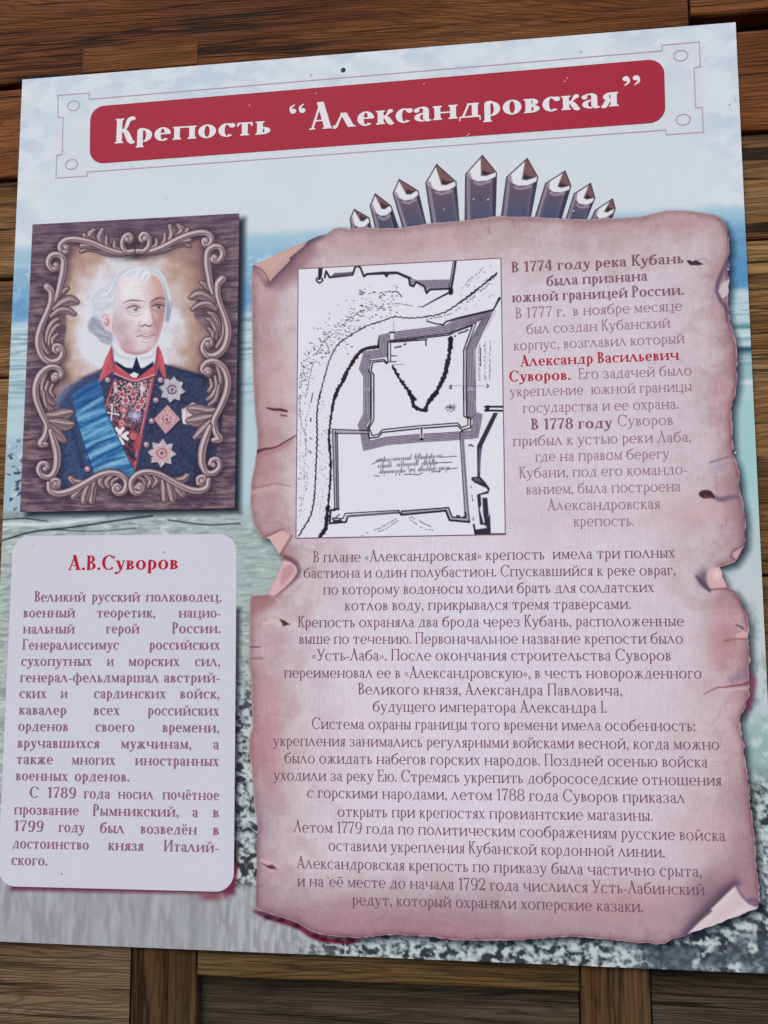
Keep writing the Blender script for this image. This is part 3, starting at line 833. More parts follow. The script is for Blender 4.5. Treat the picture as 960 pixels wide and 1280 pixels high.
# ---- printed landscape: cloudy sky, blue far bank, river, shingle
def paint_landscape(c, sel):
    U, V = c.U[sel], c.V[sel]                              # only the dots that no other print covers
    P = np.empty((len(U), 3)); P[:] = np.array((197, 204, 212)) / 255
    def mixf(m, col):
        P[:] = P * (1 - m[..., None]) + np.array(col) / 255.0 * m[..., None]
    n1 = fbm(U / 90, V / 60, 1, 5); n2 = fbm(U / 38, V / 26, 5, 5)
    edge = np.maximum(sst(120, 10, V) * 0.85, np.maximum(sst(95, 0, U), sst(915, 990, U)) * sst(330, 230, V))
    mixf(np.clip(edge * sst(0.40, 0.66, n1 * 0.65 + n2 * 0.35), 0, 1) * 0.6, (168, 186, 208))
    mixf(edge * sst(0.55, 0.42, n2) * 0.5, (210, 216, 226))
    mixf(sst(90, 200, V) * sst(300, 200, V) * 0.35, (203, 210, 219))
    # far bank
    h = V + (n2 - 0.5) * 10
    mixf(sst(246, 262, h), (158, 188, 206))
    mixf(sst(252, 300, h) * (0.5 + 0.5 * (n1 - 0.4)), (112, 156, 188))
    mixf(sst(268, 292, h) * sst(0.50, 0.62, fbm(U / 18, V / 12, 9)) * 0.7, (176, 202, 220))
    mixf(sst(300, 345, h) * sst(372, 350, h) * 0.55, (74, 128, 178))
    mixf(sst(850, 920, U) * sst(262, 300, V) * sst(368, 358, h) * 0.7, (78, 132, 174))
    # river with horizontal streaks
    s1 = fbm(U / 160, V / 7, 21, 4); s2 = fbm(U / 60, V / 3.2, 22, 3)
    mixf(sst(362, 370, h), (172, 194, 204))
    mixf(sst(364, 380, V) * sst(520, 440, V) * sst(0.46, 0.62, s1) * 0.8, (112, 148, 160))
    mixf(sst(364, 380, V) * sst(470, 430, V) * sst(0.52, 0.64, s2) * 0.7, (206, 214, 220))
    right = sst(860, 930, U)
    for v0, wd, col in ((414, 3.2, (72, 128, 132)), (444, 4, (40, 70, 92)), (424, 4, (190, 208, 210)), (487, 3, (196, 206, 214))):
        mixf(right * np.exp(-((V - v0) / wd) ** 2) * 0.9, col)
    mixf(right * sst(450, 470, V) * sst(486, 480, V) * 0.6, (120, 168, 166))
    mixf(right * sst(495, 520, V) * sst(720, 600, V) * 0.75, (146, 188, 190))
    # left: eddies and squiggles above the foot of the portrait
    left = sst(60, 30, U)
    sq = fbm(U / 13, V / 9, 31, 3); sq2 = fbm(U / 9, V / 14, 32, 3)
    mixf(left * sst(522, 545, V) * sst(660, 640, V) * 0.5, (136, 158, 178))
    mixf(left * sst(525, 545, V) * sst(660, 650, V) * sst(0.58, 0.66, sq) * 0.85, (46, 58, 76))
    mixf(left * sst(525, 545, V) * sst(660, 650, V) * sst(0.60, 0.68, sq2) * 0.7, (190, 202, 214))
    mixf(left * sst(630, 642, V) * sst(652, 646, V) * 0.7, (40, 44, 66))
    # the near water below the portrait: green-grey ripple, with driftwood lines
    mixf(sst(622, 650, V) * (U < 470) * 1.0, (162, 178, 178))
    mixf(sst(630, 650, V) * (U < 470) * sst(0.45, 0.66, fbm(U / 26, V / 5, 41, 4)) * 0.6, (112, 132, 136))
    mixf(sst(630, 650, V) * (U < 470) * sst(0.56, 0.70, fbm(U / 20, V / 5, 43, 4)) * 0.7, (198, 208, 212))
    mixf((U > 300) * (U < 470) * sst(640, 670, V) * sst(790, 740, V) * 0.35, (146, 174, 170))
    # right, lower: pale foam then green shallows
    mixf(right * sst(700, 760, V) * sst(930, 860, V) * 0.75, (182, 190, 200))
    mixf(right * sst(730, 800, V) * sst(0.5, 0.66, fbm(U / 14, V / 18, 51, 4)) * 0.5, (120, 150, 146))
    mixf(right * sst(880, 930, V) * sst(1010, 960, V) * sst(0.38, 0.55, fbm(U / 20, V / 20, 52, 4)) * 0.8, (124, 168, 160))
    # shingle
    mid = (U > 280) * (U < 480)
    peb = np.clip(mid * sst(800, 930, V) + sst(955, 1010, V) * (U > 480), 0, 1)
    big = fbm(U / 60, V / 60, 63, 2)
    p1 = fbm(U / 15, V / 12, 61, 3); p2 = fbm(U / 7.5, V / 6.5, 62, 2)
    mixf(peb * 0.9, (150, 164, 170))
    mixf(peb * sst(0.50, 0.40, p1 + (big - 0.5) * 0.35) * 0.95, (26, 30, 38))
    mixf(peb * sst(0.52, 0.62, p2 + (p1 - 0.5) * 0.6) * 0.85, (200, 214, 214))
    mixf(peb * sst(0.42, 0.34, p2) * 0.6, (34, 40, 48))
    # bottom right: dark wet sand between the stones
    ds = sst(800, 840, U) * sst(1150, 1170, V) * sst(0.62, 0.45, fbm(U / 30, V / 24, 64, 2))
    mixf(ds * 0.85, (52, 60, 80)); mixf(ds * sst(0.5, 0.7, p2) * 0.35, (110, 120, 140))
    # bottom left: rain-streaked stone slab in mauve grey
    slab = sst(1112, 1128, V + (n2 - .5) * 14) * sst(470, 395, U + (n1 - .5) * 120)
    st = fbm(U / 14, V / 60, 71, 4)
    mixf(slab, (152, 148, 160)); mixf(slab * sst(.45, .65, fbm(U / 60, V / 40, 74, 4)) * .5, (150, 160, 170))
    mixf(slab * sst(0.42, 0.72, st) * 0.55, (174, 176, 186))
    mixf(slab * sst(0.56, 0.32, fbm(U / 12, V / 50, 72, 3)) * 0.4, (126, 120, 136))
    mixf(slab * sst(290, 340, U) * sst(.45, .62, fbm(U / 7, V / 34, 73, 3)) * 0.6, (190, 196, 202))
    lu = (P @ np.array((.3, .55, .15)))[:, None]; k_ = (sst(600, 680, V) * .38)[:, None]
    P[:] = P * (1 - k_) + lu * np.array((.985, 1.0, .985)) * k_
    kp = (peb * .22)[:, None]; P[:] = P * (1 - kp) + np.array((132, 140, 144)) / 255 * kp
    c.col[sel] = P
    # drifting branches between portrait and card
    for pts, w_ in (([(2, 676), (40, 665), (90, 659), (150, 650), (190, 645)], 2.4), ([(60, 662), (120, 664), (170, 660)], 1.2), ([(210, 650), (260, 656), (300, 654)], 1.6), ([(0, 650), (30, 648), (60, 652)], 1.8)):
        c.stroke(pts, w_, (34, 38, 44), 0.85, 1.0)
    c.stroke([(5, 655), (60, 655), (130, 647)], 4.5, (208, 216, 220), 0.8, 2.5)
    # printed drop shadows: portrait, card, parchment
    def shadow(poly, off, blur, col, a):
        p = np.array(poly) + np.array(off)
        w = c.win(p[:, 0].min() - blur * 2, p[:, 1].min() - blur * 2, p[:, 0].max() + blur * 2, p[:, 1].max() + blur * 2)
        d = sdf(c.X[w], c.Y[w], p)
        c.mix(w, a * sst(blur, -blur, d), col)
    shadow(PORT, (7, 6), 6, (22, 26, 36), 0.9)
    shadow(np.array(PARCH), (5, 5), 8, (24, 32, 42), 0.85)
    shadow([(22, 1050), (294, 1050), (291, 1115), (10, 1110)], (3, 3), 4, (92, 40, 60), 0.85)
    shadow([(290, 760), (297, 760), (294, 1080), (288, 1080)], (3, 0), 5, (24, 28, 34), 0.8)
    c.blob(264, 1121, 16, 5, (118, 44, 64), 0.7)
    c.stroke([(296, 1080), (292, 1105), (282, 1120)], 3, (120, 40, 60), .7, 3)
    rf = [(318, 1139), (340, 1148), (372, 1158), (392, 1170), (420, 1177), (450, 1176)]
    c.stroke(rf, [3, 5, 6, 7, 6, 3], (104, 32, 52), 0.85, 2.5)
    for x, y in ((335, 1147), (352, 1150), (371, 1157), (394, 1170), (405, 1174), (422, 1175), (440, 1176)): c.blob(x, y, 5, 3, (48, 18, 30), .8)
    c.stroke([(937, 842), (942, 852), (939, 868), (936, 884)], 7, (128, 48, 76), 0.7, 4)

W_MM, H_MM = 1000.0, 1200.0
land = Canvas([(0, 0), (W_MM, 0), (W_MM, H_MM), (0, H_MM)], 1.25, uv=True)
_in = np.minimum(sdf(land.U, land.V, np.array([mm(x, y) for x, y in PARCH])), np.minimum(sdf(land.U, land.V, np.array([mm(x, y) for x, y in PORT])), sdf(land.U, land.V, np.array(CARD_MM))))
paint_landscape(land, _in > -7)
land.build('landscape_print', M['picture'], board, 0, keep=_in > -4)

# ---- title: fine outline frame, four rings, crimson plate, lettering
FR = [(72.5, 119), (111, 116.5), (112, 124), (827.5, 63.5), (827.5, 56.5), (874, 52.5), (875.5, 83), (867.5, 85), (869.5, 135), (877.5, 134), (879.5, 165), (833, 168.5),
      (832, 162.5), (109, 215), (109, 220), (70, 222.5), (71, 194), (77.5, 193), (79, 147), (72.5, 146)]
tf = ribbon('title_frame', [np.array(mm(x, y)) for x, y in FR], 1.3, M['frame_ink'], 1)
for x, y in ((92, 132), (89.5, 205.5), (851, 69.5), (854, 149.5)):
    cu, cv = mm(x, y)
    ribbon('ring', [np.array((cu + 9.0 * math.cos(a), cv + 7.4 * math.sin(a))) for a in np.linspace(0, 2 * math.pi, 28, endpoint=False)], 1.4, M['frame_ink'], 1, tf)
plate = flat_poly('title_plate', rounded([(113, 133.6), (830, 73.2), (832, 152.6), (112, 205.3)], 21), M['red_print'], 1, mmpts=True)
lettering('title_word', [(TITLE, 'Крепость', (143.5, 179.6), (338, 167.5), 19.2), (TITLE, 'Александровская', (386.5, 162.6), (773.4, 132.6), 20.0)], M['title_ink'], plate, 2)
QT = Face(0.3, 0.1, 1.0)
lettering('quotation_mark', [(QT, '“', (362, 143.2), (382, 141.6), 17.5), (QT, '”', (778.5, 108.0), (800.5, 106.0), 17.5)], M['title_ink'], plate, 2)

# ---- fan of palisade stakes above the parchment
zs = Z(420, 180, 2.6667)
STAKES = [((60, 215), (45, 250), (50, 285), (112, 245), (120, 285)), ((130, 163), (112, 207), (132, 290), (185, 205), (214, 290)), ((210, 115), (188, 165), (224, 290), (275, 155), (306, 285)),
          ((335, 65), (297, 130), (319, 280), (402, 125), (413, 272)), ((488, 35), (430, 100), (428, 268), (537, 95), (532, 262)), ((638, 45), (567, 110), (546, 262), (675, 110), (647, 262)),
          ((765, 87), (697, 130), (656, 262), (785, 140), (748, 264)), ((850, 128), (792, 165), (760, 264), (865, 180), (831, 264)), ((923, 180), (862, 220), (843, 266), (933, 215), (916, 264))]
for k, (tip, sl, bl, sr, br) in enumerate(STAKES):
    tip, sl, bl, sr, br = [np.array(p) for p in zs(tip, sl, bl, sr, br)]
    outline = [tip, sr, br, bl, sl]
    xs, ys = [p[0] for p in outline], [p[1] for p in outline]
    c = Canvas([(min(xs) - 2, min(ys) - 2), (max(xs) + 2, min(ys) - 2), (max(xs) + 2, max(ys) + 2), (min(xs) - 2, max(ys) + 2)], 0.75)
    tt = np.clip((c.Y - sl[1]) / (bl[1] - sl[1]), 0, 1)[..., None]
    gr = fbm(c.U / 2.2, c.V / 2.2, 90 + k, 2)[..., None]
    c.col[:] = (np.array((104, 84, 98)) * (1 - tt) + np.array((70, 78, 104)) * tt) / 255 * (0.9 + 0.2 * gr)
    P = lambda a, b_: sl + (sr - sl) * a + (bl - sl) * b_      # a across, b down
    sd = -1 if k < 4 else (1 if k > 4 else 0)
    c.stroke([P(0.10, -.1), P(0.14, 1.1)], 3.6, (150, 136, 150), .8, 1.5, False)
    c.stroke([P(0.93, -.1), P(0.95, 1.1)], 4.0, (44, 42, 66), .85, 1.5, False)
    c.stroke([P(0.80, .2), P(0.82, 1.1)], 1.6, (134, 126, 144), .35, 1.5, False)
    # white cup of fresh-cut wood, brown shaded tip
    cup = [tip, sr + (tip - sr) * .0, P(0.96, .12), P(.62, .30), P(.34, .32), P(.10, .16), sl]
    hh = np.hypot(*(bl - sl)); k2 = min(1.0, 34.0 / hh)
    Q = lambda a, b_: sl + (sr - sl) * a + (bl - sl) / hh * 34.0 * k2 * b_ * (np.hypot(*(sr - sl)) / 40)
    c.poly([tip, sr, Q(.98, .25), Q(.70, .52), Q(.40, .55), Q(.14, .30), sl], (212, 212, 218), 1, 1.0)
    c.poly([Q(.03, 0), Q(.16, -.1), Q(.22, .35), Q(.12, .5)], (120, 104, 118), .7, 1.4)
    mid = tip + (Q(.62, .12) - tip) * 1.0
    c.poly([tip, sr + (tip - sr) * .12, Q(.92, .02), Q(.66, .16), Q(.50, .10), tip + (sl - tip) * .10], (116, 84, 86), 1, .9)
    c.poly([Q(.90, .0), Q(.66, .20), Q(.50, .16), Q(.56, -.18), Q(.70, -.04)], (48, 38, 48), .85, 1.2)
    c.stroke([Q(.30, .62), Q(.5, .74), Q(.8, .58)], 2.6, (168, 158, 168), .75, 1.4)
    for a, b_ in ((tip, sl), (tip, sr), (sl, bl), (sr, br)): c.stroke([a, b_], 3.2, (76, 64, 78), .95, .7, False)
    c.build('palisade_stake', M['picture'], board, 0.5, snap=sdf(c.U, c.V, np.array([mm(*p) for p in outline])))
# ---- parchment scroll print
def paint_parchment(c):
    U, V, X, Y = c.U, c.V, c.X, c.Y
    def mixf(m, col): c.col[:] = c.col * (1 - m[..., None]) + np.array(col) / 255.0 * m[..., None]
    d = -sdf(X, Y, np.array(PARCH))
    n = fbm(U / 70, V / 70, 101, 5); n2 = fbm(U / 22, V / 22, 103, 4); n3 = fbm(U / 300, V / 300, 105, 2)
    dn = d + (n - 0.5) * 70 + (n2 - .5) * 14
    c.col[:] = np.array((204, 197, 209)) / 255
    mot = fbm(U / 34, V / 34, 115, 5); mot2 = fbm(U / 9, V / 9, 116, 3)
    mixf(sst(125, 15, dn) * 0.62, (186, 165, 175))
    mixf(sst(48, -6, dn) * 0.74, (164, 131, 138))
    mixf(sst(24, -12, dn) * 0.6, (136, 98, 104))
    mixf(sst(0.52, 0.74, n) * sst(140, 30, d) * 0.28, (188, 150, 156))
    mixf(sst(.46, .66, mot) * sst(170, 10, d) * 0.38, (170, 136, 136)); mixf(sst(.55, .38, mot) * sst(170, 20, d) * 0.30, (196, 180, 186)); mixf(sst(.52, .7, mot2) * sst(70, 5, d) * 0.28, (146, 108, 112))
    # overall tone: top band rosy tan, left limb brown-pink, lower field mauve
    mixf(sst(372, 285, Y) * 0.42, (184, 164, 168))
    mixf(sst(372, 325, X) * sst(700, 640, Y) * 0.55, (180, 144, 146))
    mixf(sst(390, 318, X) * sst(740, 800, Y) * 0.42, (182, 148, 156))
    mixf(sst(1070, 1172, Y) * 0.8, (148, 121, 133))
    mixf(sst(860, 945, X) * sst(860, 1000, Y) * 0.6, (158, 126, 138))
    mixf(sst(0, 1, 1) * sst(620, 640, X) * sst(900, 860, X) * sst(300, 420, Y) * 0.3, (194, 176, 188))
    for x, y, rx, ry, col, a in ((905, 800, 26, 45, (170, 104, 110), 0.60), (900, 900, 40, 60, (196, 164, 172), 0.40), (330, 925, 26, 40, (174, 108, 116), 0.52), (930, 1090, 16, 50, (154, 108, 128), 0.48),
                              (925, 640, 14, 40, (138, 100, 124), 0.52), (905, 500, 14, 40, (180, 128, 140), 0.48), (865, 640, 60, 26, (188, 148, 152), 0.48), (700, 650, 120, 24, (194, 168, 176), 0.28),
                              (560, 1160, 110, 14, (172, 120, 136), 0.48), (440, 1150, 60, 20, (176, 124, 138), 0.48), (780, 1130, 60, 26, (180, 130, 136), 0.48), (850, 280, 40, 10, (176, 132, 134), 0.56),
                              (330, 1030, 12, 34, (142, 134, 158), 0.44), (330, 590, 14, 20, (164, 116, 120), 0.48), (335, 870, 24, 30, (184, 140, 146), 0.40), (345, 480, 22, 40, (190, 152, 154), 0.40),
                              (500, 305, 90, 16, (182, 148, 150), 0.48), (880, 1040, 40, 40, (190, 148, 158), 0.44), (410, 930, 60, 40, (200, 180, 190), 0.32), (640, 800, 160, 120, (206, 208, 222), 0.40), (600, 1000, 150, 70, (204, 204, 218), 0.36)):
        c.blob(x, y, rx, ry, col, a)
    # crumpled fibres and faint wrinkles
    wr = np.abs(fbm(U / 120, V / 80, 109, 3) - .5)
    c.col *= (1 - .05 * sst(.03, 0, wr) * sst(90, 10, d) * sst(.45, .6, n2))[..., None]
    c.col *= (1 + .07 * (fbm(U / 2.6, V / 22, 111, 3) - .5) + .02 * (fbm(U / 24, V / 2.8, 112, 2) - .5))[..., None]
    # paper tooth
    c.col *= (0.965 + 0.07 * fbm(U / 3.1, V / 3.1, 107, 2) + 0.05 * (n2 - .5))[..., None]
    lum = (c.col @ np.array((.3, .55, .15)))[..., None]; c.col[:] = c.col * .86 + lum * np.array((1.06, .99, .98)) * .14
    mixf(sst(11, -1, d + (mot2 - .5) * 10) * 0.42, (112, 78, 86))
    # thin burnt rim on the right and lower sides
    rim = sst(4.5, 0.5, d)
    mixf(rim * np.maximum(sst(880, 900, X), sst(1120, 1150, Y)) * sst(0.3, 0.6, n2) * 0.8, (118, 62, 84))
    mixf(sst(1.6, 0.2, d) * 0.5, (205, 180, 186))
    # folded corner, upper left
    z = Z(300, 250, 6.0)
    c.stroke(z((610, 265), (505, 325), (425, 400), (330, 510), (225, 625)), [3, 6, 7, 7, 5], (56, 48, 70), .9, 8)
    c.stroke(z((300, 620), (360, 560), (430, 480), (520, 390)), 18, (120, 78, 92), .5, 9)
    c.poly(z((95, 488), (170, 460), (340, 380), (510, 303), (470, 360), (372, 438), (382, 452), (240, 598), (220, 612), (195, 560), (145, 512)), (184, 148, 144), 1, .9)
    c.poly(z((120, 490), (340, 385), (480, 325), (370, 420), (230, 540)), (198, 166, 160), .55, 4)
    c.stroke(z((95, 490), (150, 515), (195, 560), (218, 612)), 1.2, (84, 50, 58), .8, .8)
    c.stroke(z((90, 500), (150, 560), (200, 640)), 7, (128, 84, 92), .5, 4)
    c.stroke(z((475, 357), (375, 438), (382, 454), (240, 598)), 1.0, (60, 44, 54), .8, .7)
    # folded corner, lower right
    z = Z(760, 1000, 4.8)
    c.stroke(z((450, 800), (500, 730), (580, 640), (680, 545), (760, 480)), [2, 6, 8, 8, 2], (96, 72, 92), .85, 13)
    c.stroke(z((470, 800), (520, 740), (600, 660), (700, 550), (770, 500)), [1, 4, 6, 6, 2], (52, 46, 66), .9, 8)
    c.blob(760 + 590 / 4.8, 1000 + 520 / 4.8, 40, 20, (128, 96, 108), .6, -45)
    c.poly(z((478, 802), (560, 722), (628, 668), (618, 655), (742, 535), (768, 512), (800, 570), (850, 620), (905, 645), (700, 726), (590, 770)), (206, 190, 196), 1, .8)
    c.poly(z((600, 745), (720, 610), (770, 540), (830, 625), (700, 700)), (192, 168, 178), .5, 5)
    c.stroke(z((768, 512), (800, 570), (850, 620), (905, 640)), 3.2, (108, 80, 104), .7, 1.8)
    c.stroke(z((850, 600), (900, 610)), 5, (84, 76, 104), .6, 2.5)
    # right-hand damage
    z = Z(820, 500, 4.923)
    c.stroke(z((330, 385), (380, 370), (445, 348)), 1.6, (96, 76, 100), .8, 1.2)
    c.stroke(z((360, 430), (420, 400)), 10, (160, 148, 170), .6, 6)
    c.stroke(z((340, 590), (400, 612), (450, 600), (500, 596)), [3, 6, 5, 3], (92, 78, 110), .75, 3)
    c.poly(z((262, 578), (285, 556), (335, 558), (362, 600), (330, 606), (285, 604)), (66, 40, 48), .95, .8, True)
    c.stroke(z((300, 592), (345, 602)), 2, (150, 90, 96), .6, 1)
    c.poly(z((470, 925), (545, 895), (530, 930), (490, 988), (455, 965)), (74, 58, 88), .7, 3)
    c.poly(z((475, 935), (540, 902), (520, 945), (492, 980), (468, 962)), (196, 150, 162), 1, 1)
    c.stroke(z((250, 1085), (290, 1130), (330, 1175)), [3, 7, 3], (64, 52, 72), .85, 2.5)
    c.blob(820 + 290 / 4.923, 500 + 1090 / 4.923, 8, 10, (92, 80, 100), .8)
    c.poly(z((320, 1040), (385, 1028), (410, 1090), (440, 1155), (400, 1165), (330, 1150), (310, 1090)), (200, 160, 166), 1, 1)
    c.blob(820 + 375 / 4.923, 500 + 1070 / 4.923, 6, 7, (226, 200, 206), .8)
    c.stroke(z((320, 1170), (400, 1160), (440, 1160)), 1.4, (84, 44, 60), .8, 1)
    z = Z(820, 740, 4.923)
    c.stroke(z((290, 632), (330, 610), (380, 588), (420, 586), (470, 578), (520, 572), (572, 556)), [.6, 1.2, 1.4, 1.6, 2, 2.4, 3], (120, 54, 70), .85, .9)
    c.stroke(z((470, 540), (540, 510), (570, 470)), 10, (122, 104, 132), .6, 6)
    c.stroke(z((400, 605), (480, 600), (560, 590)), 3, (206, 180, 188), .6, 2)
    c.stroke(z((495, 205), (520, 212), (535, 225)), 2, (66, 52, 70), .8, 1)
    c.poly(z((490, 262), (530, 240), (568, 250), (566, 280), (500, 285)), (206, 160, 168), .85, 1.5)
    c.stroke(z((420, 300), (500, 288), (560, 292)), 1.6, (130, 66, 76), .7, 1.2)
    c.stroke(z((510, 790), (520, 860), (545, 960), (560, 1080)), 3, (180, 140, 150), .5, 1.5)
    z = Z(800, 250, 4.571)
    c.poly(z((265, 350), (280, 342), (300, 352), (318, 342), (362, 368), (330, 374), (285, 372)), (52, 40, 50), .95, .7)
    c.stroke(z((320, 345), (355, 338), (380, 340)), 1.2, (130, 110, 122), .7, .8)
    c.stroke(z((505, 330), (470, 410), (440, 500), (452, 560), (490, 620), (500, 690)), [3, 5, 5, 4, 5, 3], (86, 64, 96), .75, 2.2)
    c.poly(z((447, 520), (472, 472), (512, 452), (508, 540), (472, 562)), (196, 184, 198), .9, 1.2)
    c.poly(z((488, 350), (512, 330), (512, 440), (490, 440)), (92, 72, 104), .7, 2)
    c.stroke(z((300, 90), (350, 140), (410, 240)), 3, (196, 160, 164), .5, 2)
    c.stroke(z((430, 1030), (442, 1110)), 1.2, (150, 120, 136), .6, 1)
    # left-hand damage
    z = Z(300, 440, 4.571)
    c.stroke(z((155, 320), (190, 328), (230, 330), (268, 338)), [2, 3.4, 3.6, 3], (86, 44, 50), .95, .7)
    c.stroke(z((235, 360), (265, 365)), 2.6, (110, 64, 70), .8, .8)
    c.stroke(z((92, 572), (140, 556), (200, 546), (262, 512), (325, 474)), [5, 3, 2.4, 2.2, 1.4], (84, 44, 50), .95, .8)
    c.stroke(z((100, 590), (200, 565), (300, 510)), 5, (156, 96, 100), .5, 4)
    c.stroke(z((72, 782), (130, 768), (205, 752), (290, 768)), [2.5, 2, 1.5, .6], (136, 80, 84), .7, 1.6)
    c.stroke(z((80, 800), (200, 772)), 7, (200, 166, 166), .5, 4)
    c.stroke(z((130, 1065), (180, 1040), (245, 1015)), 3, (120, 72, 76), .6, 2)
    c.poly(z((140, 1065), (245, 1018), (293, 1052), (225, 1160), (172, 1072)), (204, 168, 168), 1, 1)
    c.stroke(z((296, 1050), (228, 1162)), 2.4, (110, 66, 72), .7, 1.5)
    z = Z(290, 660, 5.333)
    c.stroke(z((350, 190), (400, 215), (440, 265), (438, 310), (390, 370), (290, 455)), [4, 6, 6, 6, 4, 2], (92, 60, 74), .7, 2.6)
    c.poly(z((240, 446), (300, 322), (345, 215), (395, 228), (430, 262), (434, 300), (395, 352), (285, 456)), (206, 170, 174), 1, 1)
    c.poly(z((320, 330), (345, 260), (400, 240), (420, 290), (330, 390)), (178, 136, 146), .8, 3)
    c.poly(z((130, 452), (300, 460), (290, 520), (135, 580)), (150, 100, 106), .6, 6)
    c.poly(z((315, 606), (345, 614), (388, 643), (340, 655), (330, 635)), (70, 40, 46), .95, .8)
    c.stroke(z((220, 640), (280, 620), (320, 640)), 5, (210, 186, 182), .7, 3)
    c.stroke(z((105, 793), (186, 793)), 1.5, (52, 34, 44), .9, .6)
    c.stroke(z((125, 868), (200, 868)), 1.8, (130, 84, 92), .8, 1)
    c.blob(290 + 320 / 5.333, 660 + 740 / 5.333, 16, 10, (170, 140, 150), .6)
    z = Z(290, 900, 4.0)
    c.poly(z((142, 714), (180, 728), (205, 718), (224, 746), (190, 744)), (88, 52, 60), .95, .8)
    c.stroke(z((145, 700), (230, 730)), 3, (206, 186, 190), .6, 2)
    c.stroke(z((123, 520), (122, 700), (120, 930)), 4, (110, 70, 104), .6, 3)
    for x, y in ((610, 283), (641, 273)): c.stroke([(x, y), (x + 2, y + 8)], 1, (128, 84, 88), .7, .8)

_a0, _a1 = PARCH_MM.min(0) - 3, PARCH_MM.max(0) + 3
par = Canvas([(_a0[0], _a0[1]), (_a1[0], _a0[1]), (_a1[0], _a1[1]), (_a0[0], _a1[1])], 1.2, uv=True)
paint_parchment(par)
_sd = sdf(par.U, par.V, PARCH_MM)
_mapd = sdf(par.U, par.V, np.array([mm(x, y) for x, y in MAPR]))
parch = par.build('parchment_print', M['picture'], board, 1, snap=np.where(_mapd < -4, 9.0, _sd) if False else _sd)
